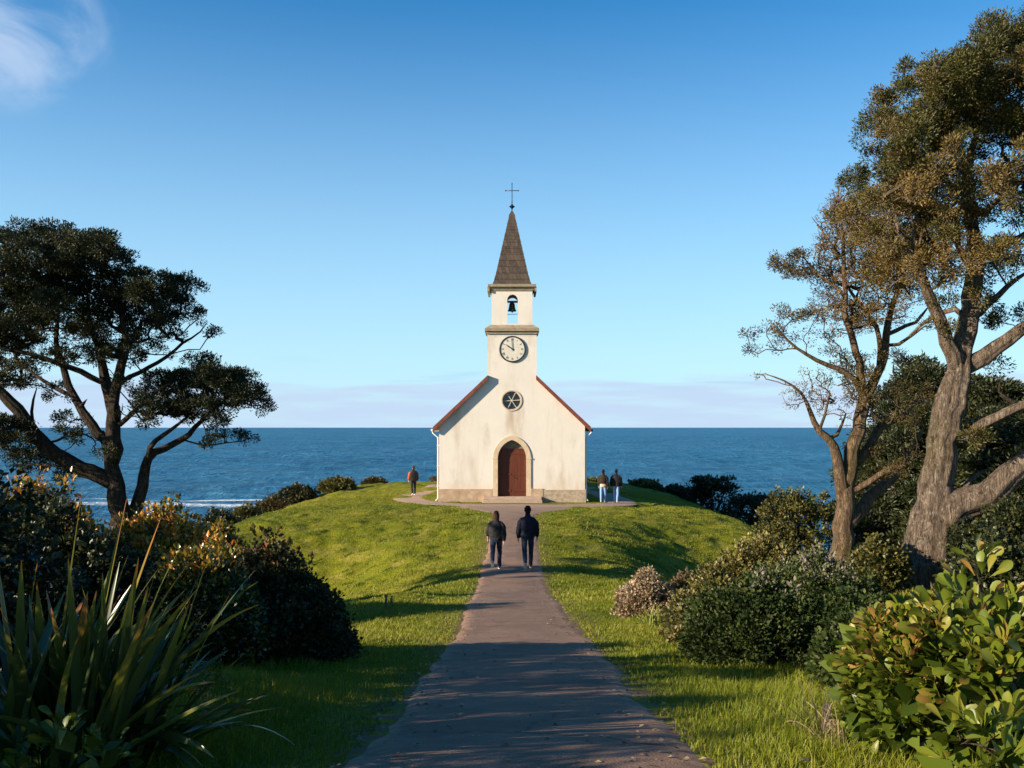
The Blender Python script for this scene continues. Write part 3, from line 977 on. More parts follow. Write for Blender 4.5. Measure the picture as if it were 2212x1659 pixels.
band = arch_band(0.765, 3.32, 1.02, 3.57, 0.29, 2.31, 0, 0)
sur = plate("door_surround", band, [], FY - 0.05, FY + 0.20, MATS["surround"], ch)
for s in (-1, 1):
    b = MB(); b.box(min(s * 0.762, s * 1.065), max(s * 0.762, s * 1.065), FY - 0.068, FY - 0.0525, 2.29, 2.36); link("impost", b.mesh("impost"), MATS["surround"], sur)
    b = MB(); b.box(min(s * 0.767, s * 1.05), max(s * 0.767, s * 1.05), FY - 0.065, FY - 0.0525, 0.29, 0.72); link("plinth_block", b.mesh("plinth_block"), MATS["surround"], sur)
tymp = [q for q in pointed(0.79, 2.85, 2.86, 3.36)]
h = pointed(0.795, 2.31, 2.31, 3.36)
tp = [q for q in h if q[1] > 2.86]
xl = max(q[0] for q in tp) + 0.06
tp = [(-xl, 2.85), (xl, 2.85)] + tp
plate("tympanum", tp, [], FY + 0.24, FY + 0.29, MATS["tymp"], ch)
for s in (-1, 1):
    b = MB()
    for k in range(5):
        xa = s * (0.004 + k * 0.158); xb = s * (0.004 + (k + 1) * 0.158 - 0.008)
        b.box(min(xa, xb), max(xa, xb), FY + 0.20 + 0.004 * (k % 2), FY + 0.255, 0.30, 2.80)
    leaf = link("door", b.mesh("door"), MATS["door"], ch)
    for z in (0.55, 1.42, 2.55):
        b = MB(); b.box(min(s * 0.03, s * 0.76), max(s * 0.03, s * 0.76), FY + 0.184, FY + 0.199, z, z + 0.10)
        link("ledge", b.mesh("ledge"), MATS["door"], leaf)
    if s > 0:
        b = MB(); b.tube([(0.07, FY + 0.19, 1.30), (0.07, FY + 0.13, 1.30), (0.16, FY + 0.13, 1.29)], [0.014] * 3, 6); link("handle", b.mesh("handle"), MATS["iron"], leaf)
b = MB(); b.box(-0.79, 0.79, FY + 0.19, FY + 0.26, 2.802, 2.849); link("lintel", b.mesh("lintel"), MATS["door"], ch)
for (xa, xb, ya_, zb) in ((-1.56, 1.60, FY - 1.0, 0.135), (-1.50, 1.58, FY - 0.58, 0.285)):
    b = MB(); b.box(xa, xb, ya_, FY + (0.26 if zb > 0.2 else -0.075), -0.3 if zb < 0.2 else 0.137, zb)
    if zb > 0.2:
        b = MB(); b.box(xa, xb, ya_, FY - 0.076, 0.137, zb); b.box(-0.79, 0.79, FY - 0.074, FY + 0.30, 0.137, 0.283)
    st = b.build("step", MATS["step"], ch)
    mod = st.modifiers.new("bevel", 'BEVEL'); mod.width = 0.012; mod.segments = 2


# ------------------------------------------------------------------ foliage
def unit(a):
    return a / (np.linalg.norm(a, axis=-1, keepdims=True) + 1e-9)


LEAF_V = np.array([(0, 0, 0), (0.34, 0.45, 0.10), (0, 1, -0.05), (-0.34, 0.45, 0.10)], float)
LEAF_T = np.array([(0, 1, 2), (0, 2, 3)])
NEED_V = LEAF_V * np.array([0.55, 1, 1])
# broad, spoon-shaped leaf with a midrib fold and a curl
_bl = []
_prof = [(0.0, 0.025), (0.18, 0.055), (0.38, 0.13), (0.58, 0.20), (0.74, 0.225), (0.89, 0.17), (0.985, 0.06)]
for yy, ww in _prof:
    zc = -0.22 * (yy - 0.35) ** 2 + 0.05 * yy
    _bl += [(-ww, yy, zc + ww * 0.30), (0, yy, zc), (ww, yy, zc + ww * 0.30)]
BROAD_V = np.array(_bl, float)
BROAD_T = []
for i in range(len(_prof) - 1):
    for j in range(2):
        a = i * 3 + j
        BROAD_T += [(a, a + 1, a + 4), (a, a + 4, a + 3)]
BROAD_T = np.array(BROAD_T)
BROAD_OFF = np.array([-0.05, 0.10, -0.05] * len(_prof))


def frames(axis_, up_hint):
    a = unit(axis_)
    n = up_hint - a * np.sum(a * up_hint, -1, keepdims=True)
    n = unit(n)
    s = np.cross(a, n)
    return np.stack([s, a, n], 1)      # rows: width, length, normal


def scatter(TV, TT, pos, fr, size, tint):
    n = len(pos); k = len(TV)
    V = np.einsum('kj,njc->nkc', TV, fr) * size[:, None, None] + pos[:, None, :]
    T = (TT[None] + (np.arange(n) * k)[:, None, None]).reshape(-1, 3)
    tt = np.repeat(tint, k)
    if k == len(BROAD_OFF): tt = np.clip(tt + np.tile(BROAD_OFF, n), 0, 1)
    return V.reshape(-1, 3), T, tt


def tuft_leaves(rs, centers, outs, n_per, spread, leaf, tint, flat=0.8, TV=LEAF_V, TT=LEAF_T, upb=0.7, jit=0.9, tintj=0.16):
    """clusters of leaves round each centre; outs = the way each cluster faces"""
    m = len(centers)
    c = np.repeat(centers, n_per, 0); o = np.repeat(outs, n_per, 0)
    N = len(c)
    d = rs.normal(size=(N, 3)); d = unit(d) * (rs.rand(N, 1) ** 0.45)
    d[:, 2] *= flat
    pos = c + d * np.repeat(np.broadcast_to(spread, m), n_per)[:, None]
    ax = unit(unit(d) * 0.8 + o * 0.9 + rs.normal(size=(N, 3)) * jit * 0.6)
    up = rs.normal(size=(N, 3)) * 0.8 + np.array([0, 0, upb]) + o * 0.3
    fr = frames(ax, up)
    sz = leaf * (0.65 + 0.7 * rs.rand(N))
    tn = np.repeat(np.broadcast_to(tint, m), n_per) + rs.normal(size=N) * tintj
    return scatter(TV, TT, pos, fr, sz, np.clip(tn, 0, 1))


def join(parts):
    V = []; T = []; A = []; o = 0
    for v, t, a in parts:
        V.append(v); T.append(t + o); A.append(a); o += len(v)
    return np.concatenate(V), np.concatenate(T), np.concatenate(A)


class Skel:
    """a branching skeleton that grows towards given points"""
    def __init__(s, seed):
        s.rs = np.random.RandomState(seed); s.cap = 4096
        s.p = np.zeros((s.cap, 3)); s.par = []; s.r = []; s.n = 0; s.limb = []

    def node(s, p, par, r, limb):
        if s.n >= s.cap:
            s.cap *= 2; q = np.zeros((s.cap, 3)); q[:s.n] = s.p[:s.n]; s.p = q
        s.p[s.n] = p; s.par.append(par); s.r.append(r); s.limb.append(limb); s.n += 1
        return s.n - 1

    def near(s, q, low=0.0):
        d = s.p[:s.n] - q
        dist = np.sqrt((d ** 2).sum(1)) + low * np.clip(d[:, 2], 0, None)
        return int(np.argmin(dist))

    def limb_line(s, pts, rad, seg=0.22, wob=0.03):
        pts = catmull(np.asarray(pts, float), 10)
        u = np.concatenate([[0], np.cumsum(np.linalg.norm(np.diff(pts, axis=0), axis=1))])
        n = max(3, int(u[-1] / seg)); uu = np.linspace(0, u[-1], n)
        q = np.stack([np.interp(uu, u, pts[:, i]) for i in range(3)], 1)
        rr = np.interp(np.linspace(0, 1, n), np.linspace(0, 1, len(rad)), rad)
        wv = s.rs.normal(size=(n, 3)) * wob * rr[:, None] * 4; wv[0] = 0
        q = q + wv
        par = s.near(q[0]) if s.n else -1
        for k in range(n): par = s.node(q[k], par, rr[k], True)

    def grow(s, q, seg=0.25, lift=0.15, wob=0.12, tip=0.007, low=0.6):
        i = s.near(q, low); a = s.p[i].copy(); d = q - a; L = np.linalg.norm(d)
        if L < 0.06: return i
        n = max(2, int(L / seg) + 1)
        par = i
        pd = a - s.p[s.par[i]] if s.par[i] >= 0 else np.array([0, 0, 1.0])
        pd = pd / (np.linalg.norm(pd) + 1e-9)
        ctrl = a + pd * L * 0.22 + d * 0.32 + np.array([0, 0, -lift * L]) * 0.5
        for t in np.linspace(0, 1, n + 1)[1:]:
            p = (1 - t) ** 2 * a + 2 * t * (1 - t) * ctrl + t * t * q
            if t < 0.99: p = p + s.rs.normal(size=3) * wob * min(seg, L * 0.3)
            par = s.node(p, par, tip, False)
        return par

    def pipe(s, e=2.3, tip=0.007):
        acc = np.zeros(s.n)
        r = np.array(s.r)
        for i in range(s.n - 1, -1, -1):
            v = acc[i] ** (1 / e) if acc[i] > 0 else tip
            if not s.limb[i]: r[i] = max(tip, v)
            else: r[i] = max(r[i], min(v, r[i] * 1.25))
            if s.par[i] >= 0: acc[s.par[i]] += r[i] ** e * (1 if not s.limb[i] else 0)
        s.rad = r

    def mesh(s, name, k_big=14, rib=0.0, minr=0.0):
        kids = [[] for _ in range(s.n)]
        for i in range(s.n):
            if s.par[i] >= 0: kids[s.par[i]].append(i)
        V = []; Q = []; T = []; o = 0
        stack = [(-1, i) for i in range(s.n) if s.par[i] < 0]
        while stack:
            p, i = stack.pop()
            ch_ = [i]
            while kids[ch_[-1]]:
                ks = sorted(kids[ch_[-1]], key=lambda q: (-int(s.limb[q] and (q == ch_[-1] + 1)), -s.rad[q]))
                for q in ks[1:]: stack.append((ch_[-1], q))
                ch_.append(ks[0])
            pts = s.p[ch_]; rr = s.rad[ch_].copy()
            if p >= 0:
                pts = np.vstack([s.p[p], pts]); rr = np.concatenate([[min(rr[0] * 1.15, s.rad[p] * 0.95)], rr])
            if len(pts) < 2 or rr.max() < minr: continue
            rm = rr.max(); k = k_big if rm > 0.12 else (7 if rm > 0.04 else (5 if rm > 0.018 else 3))
            rr[-1] *= 0.6
            v, q, t = tube_np(pts, rr, k)
            if rm > 0.12 and rib:
                a = np.tile(np.arange(k), len(pts)); z = np.repeat(np.arange(len(pts)), k)
                f = 1 + rib * (vn(a * 0.45 + 3.3, z * 0.10, 7) - 0.5) * 2 + rib * 0.9 * (vn(a * 0.97, z * 0.16, 17) - 0.5)
                cen = np.repeat(pts, k, 0)
                v[:len(cen)] = cen + (v[:len(cen)] - cen) * f[:, None]
            V.append(v); Q.append(q + o); T.append(t + o); o += len(v)
        return mesh_np(name, np.concatenate(V), tris=np.concatenate(T), quads=np.concatenate(Q), smooth=True)


def blob_points(rs, c, r, n, shell=0.45, upb=0.25):
    d = unit(rs.normal(size=(n, 3)) + np.array([0, 0, upb]))
    rad = (shell + (1 - shell) * rs.rand(n, 1)) ** 0.6
    return c + d * rad * r, d


def tree(label, name, cat, d, limbs, clumps, seed, crop, bark, leafm, group=None, leaf=0.08, per=26, spread=0.22, tuft_gap=0.30, dens=1.0,
         depth=1.4, kfac=0.405, base_tint=0.45, rib=0.0, twig_tip=0.007, bare=None, limbdepth=0.3, flat=0.7, upb=0.7, jit=0.9, thick=0.85, grow_r=1.0, slim=1.0):
    """limbs and clumps are read off a side elevation (crop origin, scale); every limb leans to its own depth"""
    rs = np.random.RandomState(seed)
    ox, oy = crop
    S = d / F * kfac

    def E(px, py, dep): return np.array([(ox + px * kfac - CX) / F * d, d + dep, EYE - (oy + py * kfac - CY) / F * d])
    sk = Skel(seed + 1)
    for L in limbs:
        pts, rads = L[0], L[1]
        sl = L[2] if len(L) > 2 else rs.uniform(-limbdepth, limbdepth)
        d0 = L[3] if len(L) > 3 else 0.0
        q = []; ln = 0
        for i, (px, py) in enumerate(pts):
            if i: ln += math.hypot(px - pts[i - 1][0], py - pts[i - 1][1]) * S
            q.append(E(px, py, d0 + sl * ln))
        rads = list(rads)
        if sk.n:
            dd_ = sk.p[:sk.n] - q[0]
            k0 = int(np.argmin(dd_[:, 0] ** 2 + dd_[:, 2] ** 2))
            if math.hypot(dd_[k0, 0], dd_[k0, 2]) < 0.9 and rads[0] * S < sk.r[k0] * 1.6:
                sh_ = dd_[k0, 1]
                q = [sk.p[k0].copy()] + [v + np.array([0, sh_, 0]) for v in q]
                rads = [min(rads[0], sk.r[k0] / (S * slim) * 0.8)] + rads
        sk.limb_line(q, [r * S * slim for r in rads])
    cen = []; outs = []; tin = []
    allp = []
    for c in clumps:
        px, py, rx, ry = c[:4]; rx *= grow_r; ry *= grow_r
        de = c[4] if len(c) > 4 else 1.0
        dep = c[5] if len(c) > 5 else rs.normal() * depth
        tn = (c[6] if len(c) > 6 else base_tint) + rs.normal() * 0.10
        r = np.array([rx * S, max(rx, ry) * S * thick, ry * S])
        ctr = E(px, py, dep)
        area = (r[0] * r[1] * r[2]) ** (1 / 3.0)
        n = max(5, int(9.0 * (area / tuft_gap) ** 2.1 * de * dens))
        p, dd = blob_points(rs, ctr, r, n)
        allp.append((ctr, r, p, dd, tn, de))
    allp.sort(key=lambda q: np.linalg.norm(q[0] - sk.p[sk.near(q[0])]))
    for ctr, r, p, dd, tn, de in allp:
        sk.grow(ctr - np.array([0, 0, r[2] * 0.4]), 0.3, 0.1, 0.15, low=1.0)
        o = np.argsort(np.linalg.norm(p - ctr, axis=1))
        for i in o: sk.grow(p[i], 0.22, 0.10, 0.16, twig_tip, low=0.8)
        cen.append(p); outs.append(unit(dd + np.array([0, 0, 0.5]))); tin.append(np.full(len(p), tn) + rs.normal(size=len(p)) * 0.08)
    bl = []
    for b in (bare or []):          # bare twig fans
        px, py, rx, ry, n = b[:5]
        dep = b[5] if len(b) > 5 else rs.normal() * 0.5
        ctr = E(px, py, dep); r = np.array([rx * S, rx * S * 0.7, ry * S])
        p = ctr + rs.uniform(-1, 1, size=(n, 3)) * r
        o = np.argsort(np.linalg.norm(p - sk.p[sk.near(ctr)], axis=1))
        for i in o: sk.grow(p[i], 0.16, -0.08, 0.11, twig_tip * 0.8, low=1.3)
        kk = rs.rand(n) < 0.5
        if kk.any(): bl.append(p[kk])
    sk.pipe(2.35, twig_tip)
    root = empty(name, (float(sk.p[0][0]), float(sk.p[0][1]), float(H(sk.p[0][0], sk.p[0][1]))))
    tag(root, label, cat, group)
    link("trunk", sk.mesh("trunk", 30, rib), bark, root)
    cen = np.concatenate(cen); outs = np.concatenate(outs); tin = np.concatenate(tin)
    parts = [tuft_leaves(rs, cen, outs, per, spread, leaf, tin, flat, upb=upb, jit=jit, TV=NEED_V, tintj=0.08)]
    if bl:
        bl = np.concatenate(bl)
        parts.append(tuft_leaves(rs, bl, np.tile([0, 0, 1.0], (len(bl), 1)), 7, spread * 0.55, leaf * 0.9, np.full(len(bl), 0.8), 1.0, TV=NEED_V))
    Vv, Tt, A = join(parts)
    link("crown", mesh_np("crown", Vv, tris=Tt, attrs={"tint": A}), leafm, root)
    return root


def shrub(label, name, px0, px1, pyt, d, seed, leafm, leaf=0.06, n_tuft=420, per=16, depth=None, group=None, cat="shrub", spread=None, tips=None, tip_tint=(0.85, 0.1), base_tint=0.4,
          TV=LEAF_V, TT=LEAF_T, K=9, stems=True, zoff=0.0, flat=0.8, upb=0.5, jit=0.9, fill=0.6, shape=0.6, big=0, lift=0.0, hip=0.55):
    """rounded shrub of many overlapping lobes, given its width, top and distance"""
    rs = np.random.RandomState(seed)
    x0, x1 = (px0 - CX) / F * d, (px1 - CX) / F * d
    xc, hw = (x0 + x1) / 2, (x1 - x0) / 2
    dp = depth if depth else hw * 0.8
    zt = EYE - (pyt - CY) / F * d
    yb = d + dp * 0.3
    zb = min(float(H(xc, yb)), float(H(xc, d - dp * 0.3))) - 0.08 + zoff
    zs0 = zb; zb = zb + lift
    h = zt - zb
    lobes = []
    for i in range(K):
        a = 2 * math.pi * (i + rs.rand()) / K
        q = rs.rand() ** 0.5
        f = 0.62 * q if i else 0
        top = h * (1.0 - shape * f * f) * rs.uniform(0.84, 1.0)
        if i == 0: top = h
        rr = rs.uniform(0.30, 0.44)
        rz = max(top * 0.45, 0.15)
        lobes.append((np.array([xc + math.cos(a) * f * hw * 1.05, yb + math.sin(a) * f * dp, zb + top - rz]), np.array([rr * hw + 0.05, rr * dp + 0.05, rz])))
    for i in range(max(4, K // 2)):      # skirt
        a = 2 * math.pi * (i + rs.rand()) / max(4, K // 2)
        top = h * rs.uniform(0.35, 0.62)
        lobes.append((np.array([xc + math.cos(a) * 0.66 * hw, yb + math.sin(a) * 0.66 * dp, zb + top * 0.5]), np.array([0.36 * hw, 0.36 * dp, top * 0.5])))
    per_l = np.array([l[1][0] * l[1][2] for l in lobes]); per_l = per_l / per_l.sum()
    C = []; O = []
    for (c, r), f in zip(lobes, per_l):
        n = max(5, int(n_tuft * f * 1.5))
        dd = unit(rs.normal(size=(n, 3)) + np.array([0, -0.15, 0.25]))
        nz = np.array([mnoise.noise(Vector(q * 2.1 + c * 1.7)) for q in dd])
        spr = np.where(rs.rand(n) < 0.14, rs.rand(n) * 0.30, 0)
        p = c + dd * r * (0.90 + 0.42 * nz + 0.12 * rs.rand(n) + spr)[:, None]
        keep = np.ones(n, bool)
        for c2, r2 in lobes:
            if c2 is not c: keep &= (((p - c2) / r2) ** 2).sum(1) > 0.72
        keep &= p[:, 2] > zb + 0.02
        C.append(p[keep]); O.append(dd[keep])
    C = np.concatenate(C); O = unit(np.concatenate(O) + np.array([0, 0, 0.35]))
    sp = spread if spread else leaf * 1.7
    tn = base_tint + rs.normal(size=len(C)) * 0.10 + 0.22 * np.array([mnoise.noise(Vector(q * (1.4 / max(h, 0.6)) * 2.0)) for q in C])
    if tips is not None:
        hi = (C[:, 2] > zb + h * tips) & (rs.rand(len(C)) < hip)
        tn[hi] = tip_tint[0] + rs.normal(size=hi.sum()) * tip_tint[1]
    parts = [tuft_leaves(rs, C, O, per, sp, leaf, tn, flat, TV, TT, upb, jit)]
    if tips is not None and TV is LEAF_V:      # young shoots standing up out of the top
        k = np.where(hi & (rs.rand(len(C)) < 0.5))[0]
        if len(k): parts.append(tuft_leaves(rs, C[k] + O[k] * leaf * 1.6 + np.array([0, 0, leaf]), O[k] * 0.5 + np.array([0, 0, 0.8]), per // 2, sp * 0.8, leaf * 1.25, tn[k], 1.2, TV, TT, 0.2, 0.5))
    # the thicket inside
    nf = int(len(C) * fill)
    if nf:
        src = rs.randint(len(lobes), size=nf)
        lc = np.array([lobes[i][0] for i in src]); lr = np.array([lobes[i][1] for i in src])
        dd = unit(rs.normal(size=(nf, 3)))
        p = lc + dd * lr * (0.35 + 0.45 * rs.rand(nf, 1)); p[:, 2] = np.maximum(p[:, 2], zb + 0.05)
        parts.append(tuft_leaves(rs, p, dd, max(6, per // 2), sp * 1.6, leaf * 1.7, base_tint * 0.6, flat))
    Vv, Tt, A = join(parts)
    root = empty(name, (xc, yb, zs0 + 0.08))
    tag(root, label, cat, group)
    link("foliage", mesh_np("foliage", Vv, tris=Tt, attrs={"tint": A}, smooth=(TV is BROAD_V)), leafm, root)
    if stems:
        sk = Skel(seed + 5)
        for i in range(4):
            a = rs.rand() * 6.28
            b = np.array([xc + 0.15 * hw * math.cos(a), yb + 0.15 * dp * math.sin(a), zs0 - 0.1])
            sk.limb_line([b, b + np.array([0.2 * hw * math.cos(a), 0.2 * dp * math.sin(a), h * 0.3])], [0.03 + 0.012 * h, 0.02 + 0.008 * h], 0.15)
        pick = rs.permutation(len(C))[:min(len(C), 140)]
        for i in pick[np.argsort(((C[pick] - np.array([xc, yb, zb])) ** 2).sum(1))]: sk.grow(C[i] - O[i] * leaf, 0.25, 0.0, 0.15, 0.005)
        sk.pipe(2.4, 0.005)
        link("stem", sk.mesh("stem", 8), MATS["twig"], root)
    return root


def sword_plant(label, name, base, leaves, mat, group=None, cat="plant", seed=1):
    """strap leaves: (azimuth, length, lean at the base, droop, width, tint)"""
    rs = np.random.RandomState(seed)
    V = []; T = []; A = []; o = 0
    n = 16
    for az, L, lean, droop, w, tint, bx, by in leaves:
        t = np.linspace(0, 1, n)
        ang = lean + droop * t ** 1.9
        seg = L / (n - 1)
        rr = np.concatenate([[0], np.cumsum(np.sin(ang[:-1]) * seg)]); zz = np.concatenate([[0], np.cumsum(np.cos(ang[:-1]) * seg)])
        e = np.array([math.cos(az), math.sin(az), 0]); sd = np.array([-math.sin(az), math.cos(az), 0])
        c = np.array(base) + np.array([bx, by, 0]) + rr[:, None] * e + zz[:, None] * np.array([0, 0, 1])
        nrm = np.stack([-np.cos(ang), np.sin(ang)], 1)
        nn = nrm[:, 0:1] * e + nrm[:, 1:2] * np.array([0, 0, 1])
        wid = w * np.clip(np.minimum(0.55 + t * 2.2, 1.0) * (1 - t ** 3.2), 0.0, 1) + 0.0012
        tw = rs.uniform(-0.5, 0.5) + t * rs.uniform(-0.7, 0.7)
        s2 = np.cos(tw)[:, None] * sd + np.sin(tw)[:, None] * nn
        n2 = -np.sin(tw)[:, None] * sd + np.cos(tw)[:, None] * nn
        fold = 0.45 * (1 - 0.6 * t)
        P3 = np.stack([c - s2 * wid[:, None] + n2 * (wid * fold)[:, None], c, c + s2 * wid[:, None] + n2 * (wid * fold)[:, None]], 1)
        V.append(P3.reshape(-1, 3))
        i = np.arange(n - 1) * 3
        for j in (0, 1):
            T.append(np.stack([i + j, i + j + 1, i + j + 4], 1) + o); T.append(np.stack([i + j, i + j + 4, i + j + 3], 1) + o)
        A.append(np.repeat(np.clip(tint + 0.45 * t ** 7, 0, 1), 3)); o += n * 3
    ob = link(name, mesh_np(name, np.concatenate(V), tris=np.concatenate(T), attrs={"tint": np.concatenate(A)}, smooth=True), mat)
    ob.data.transform(__import__('mathutils').Matrix.Translation(-Vector(base)))
    ob.location = base
    return tag(ob, label, cat, group)


LF = dict(
    cyL=m_leaf("needles_dark", [(0.1, (0.008, 0.013, 0.006)), (0.5, (0.020, 0.028, 0.010)), (0.9, (0.055, 0.052, 0.018))], 0.55, 0.15, 0.25),
    cyR=m_leaf("needles_olive", [(0.1, (0.018, 0.024, 0.006)), (0.45, (0.060, 0.062, 0.013)), (0.9, (0.150, 0.098, 0.030))], 0.5, 0.2, 0.3),
    brown=m_leaf("leaves_sparse_brown", [(0.1, (0.028, 0.029, 0.008)), (0.5, (0.095, 0.068, 0.020)), (0.9, (0.20, 0.115, 0.042))], 0.55, 0.25, 0.3),
    darkwood=m_leaf("leaves_deep_green", [(0.1, (0.008, 0.014, 0.005)), (0.5, (0.030, 0.038, 0.011)), (0.9, (0.080, 0.075, 0.022))], 0.45, 0.2, 0.35),
    bush=m_leaf("leaves_bush", [(0.1, (0.014, 0.020, 0.005)), (0.5, (0.055, 0.068, 0.012)), (0.72, (0.30, 0.22, 0.022)), (0.92, (0.48, 0.19, 0.03))], 0.3, 0.25, 0.5),
    red=m_leaf("leaves_reddish", [(0.1, (0.012, 0.016, 0.005)), (0.55, (0.034, 0.038, 0.010)), (0.8, (0.10, 0.075, 0.016)), (0.98, (0.20, 0.055, 0.02))], 0.5, 0.2, 0.3),
    olive=m_leaf("leaves_olive", [(0.1, (0.028, 0.032, 0.008)), (0.5, (0.095, 0.092, 0.021)), (0.9, (0.21, 0.165, 0.05))], 0.45, 0.25, 0.35),
    green=m_leaf("leaves_green", [(0.1, (0.012, 0.022, 0.005)), (0.5, (0.040, 0.060, 0.012)), (0.8, (0.085, 0.098, 0.022)), (0.97, (0.22, 0.185, 0.15))], 0.6, 0.25, 0.2),
    pink=m_leaf("blossom_pink", [(0.1, (0.045, 0.045, 0.015)), (0.4, (0.15, 0.105, 0.05)), (0.7, (0.38, 0.27, 0.16)), (0.95, (0.56, 0.44, 0.31))], 0.6, 0.3, 0.3),
    broad=m_leaf("leaves_broad", [(0.05, (0.045, 0.070, 0.008)), (0.45, (0.105, 0.140, 0.012)), (0.75, (0.19, 0.19, 0.022)), (0.97, (0.33, 0.16, 0.05))], 0.42, 0.32, 0.35),
    flax=m_leaf("flax_blades", [(0.05, (0.018, 0.030, 0.010)), (0.4, (0.050, 0.072, 0.018)), (0.7, (0.15, 0.15, 0.022)), (0.95, (0.30, 0.12, 0.03))], 0.28, 0.22, 0.55),
    lime=m_leaf("blades_lime", [(0.05, (0.06, 0.08, 0.012)), (0.6, (0.17, 0.19, 0.03)), (0.95, (0.36, 0.30, 0.12))], 0.4, 0.3, 0.4),
    grass=m_leaf("grass_blades", [(0.1, (0.07, 0.105, 0.005)), (0.5, (0.165, 0.19, 0.009)), (0.9, (0.28, 0.255, 0.035))], 0.5, 0.35, 0.25),
    dry=m_leaf("dry_straw", [(0.1, (0.12, 0.08, 0.045)), (0.9, (0.34, 0.25, 0.15))], 0.7, 0.2, 0.2),
)



def fill_clumps(poly, n, rx, ratio, seed, de=1.0, dep=1.0, tint=None, crop=(0, 0), kf=1.0):
    """clump specs spread through an outline (frame units -> the crop's units)"""
    r = np.random.RandomState(seed); out = []
    P_ = np.array(poly, float); lo = P_.min(0); hi = P_.max(0)
    while len(out) < n:
        x, y = lo + (hi - lo) * r.rand(2)
        ins = False; j = len(P_) - 1
        for i in range(len(P_)):
            if (P_[i, 1] > y) != (P_[j, 1] > y) and x < (P_[j, 0] - P_[i, 0]) * (y - P_[i, 1]) / (P_[j, 1] - P_[i, 1]) + P_[i, 0]: ins = not ins
            j = i
        if not ins: continue
        a = rx * r.uniform(0.7, 1.35)
        t_ = ((x - crop[0]) / kf, (y - crop[1]) / kf, a / kf, a * ratio * r.uniform(0.8, 1.2) / kf, de, r.normal() * dep)
        out.append(t_ + ((tint,) if tint is not None else ()))
    return out


# ---- the old tree on the left
LC = (0.0, 460.8)
limbs = [
    ([(655, 1960), (652, 1780), (640, 1560), (600, 1380), (565, 1230), (490, 1150), (430, 1060), (370, 960), (330, 850), (300, 760), (280, 650), (290, 500), (260, 380)], [95, 78, 64, 58, 46, 37, 33, 27, 24, 20, 15, 10, 6], 0.03),
    ([(600, 1330), (588, 1180), (582, 1080), (570, 980), (530, 880), (510, 780), (490, 700), (440, 580), (420, 430)], [48, 44, 42, 36, 30, 24, 20, 14, 7], 0.10),
    ([(520, 900), (430, 850), (280, 790), (130, 740), (0, 720), (-120, 650)], [20, 18, 16, 12, 8, 6]),
    ([(590, 1130), (606, 980), (640, 860), (685, 700), (668, 560), (655, 400), (620, 300)], [34, 30, 26, 20, 14, 9, 6], -0.15),
    ([(620, 920), (690, 870), (780, 825), (880, 765), (960, 690), (1040, 640), (1085, 580)], [16, 14, 13, 11, 8, 6, 4], 0.10),
    ([(600, 1450), (520, 1400), (450, 1370), (330, 1300), (230, 1220), (150, 1090), (60, 980), (0, 930), (-120, 850), (-260, 720)], [50, 48, 44, 42, 40, 36, 30, 28, 22, 14], -0.12),
    ([(690, 1700), (722, 1540), (742, 1430), (757, 1320), (790, 1280), (880, 1240), (960, 1190), (1010, 1130), (1100, 1040), (1200, 960), (1300, 880)], [44, 38, 34, 28, 22, 20, 16, 13, 11, 8, 5], 0.16, 0.1),
    ([(757, 1345), (775, 1280), (800, 1225), (890, 1165), (980, 1100), (1040, 1060)], [18, 17, 15, 12, 8, 5], -0.2, 0.1),
    ([(960, 1215), (1060, 1240), (1180, 1225), (1270, 1215)], [6, 5, 4, 3], 0.1, 0.6),
    ([(610, 1140), (700, 1070), (780, 1010), (860, 950), (960, 900)], [18, 15, 12, 9, 6], -0.3),
    ([(360, 970), (200, 900), (80, 830), (-10, 790)], [15, 12, 9, 7], 0.4),
    ([(400, 1040), (440, 1010), (465, 990)], [22, 12, 3], -0.4),
    ([(200, 1170), (180, 1040), (195, 930)], [12, 9, 5], 0.2),
]
cl = [(90, 170, 120, 80), (200, 140, 80, 50), (300, 150, 120, 60), (480, 165, 120, 55), (590, 200, 80, 55), (700, 230, 80, 60), (400, 230, 130, 60), (560, 290, 190, 85), (300, 300, 150, 85), (100, 290, 110, 85), (760, 330, 70, 80), (690, 380, 100, 70),
      (900, 360, 100, 70), (960, 420, 60, 50), (880, 470, 110, 45), (790, 430, 80, 60), (720, 490, 100, 65), (620, 430, 110, 80), (30, 450, 90, 100), (500, 440, 140, 75), (300, 440, 130, 60, 0.6), (120, 540, 120, 60, 0.6), (620, 590, 80, 55, 0.6), (150, 630, 140, 50, 0.8), (-20, 620, 110, 60),
      (-80, 300, 120, 100), (-130, 500, 120, 100), (-60, 180, 100, 80), (430, 570, 120, 50, 0.4), (540, 660, 110, 40, 0.35),
      (1085, 560, 48, 34), (1040, 600, 40, 30, 0.6), (960, 660, 70, 30, 0.25), (760, 770, 60, 38, 0.8), (840, 560, 80, 40, 0.4),
      (1060, 790, 80, 40), (1110, 830, 70, 35), (860, 890, 105, 48), (1000, 890, 150, 50), (1180, 890, 150, 55), (1300, 890, 90, 45), (1350, 950, 70, 60), (1370, 1030, 50, 28), (1150, 980, 130, 40, 0.7), (900, 990, 140, 45, 0.9), (1140, 1120, 70, 28, 0.9), (830, 1090, 100, 45, 0.35), (1290, 1205, 42, 26, 0.9), (1200, 1190, 60, 20, 0.3), (1260, 1060, 70, 30, 0.3),
      (100, 790, 110, 45, 0.6), (60, 890, 90, 45, 0.7), (-60, 840, 90, 70), (60, 1130, 120, 45), (330, 1100, 90, 35, 0.5), (290, 1180, 80, 35, 0.5), (100, 1215, 140, 45), (80, 1320, 150, 55), (350, 1400, 70, 26), (430, 1200, 60, 28, 0.5), (670, 1290, 35, 45, 0.5), (700, 930, 50, 40, 0.4), (-80, 1150, 110, 80), (-60, 1300, 90, 60)]
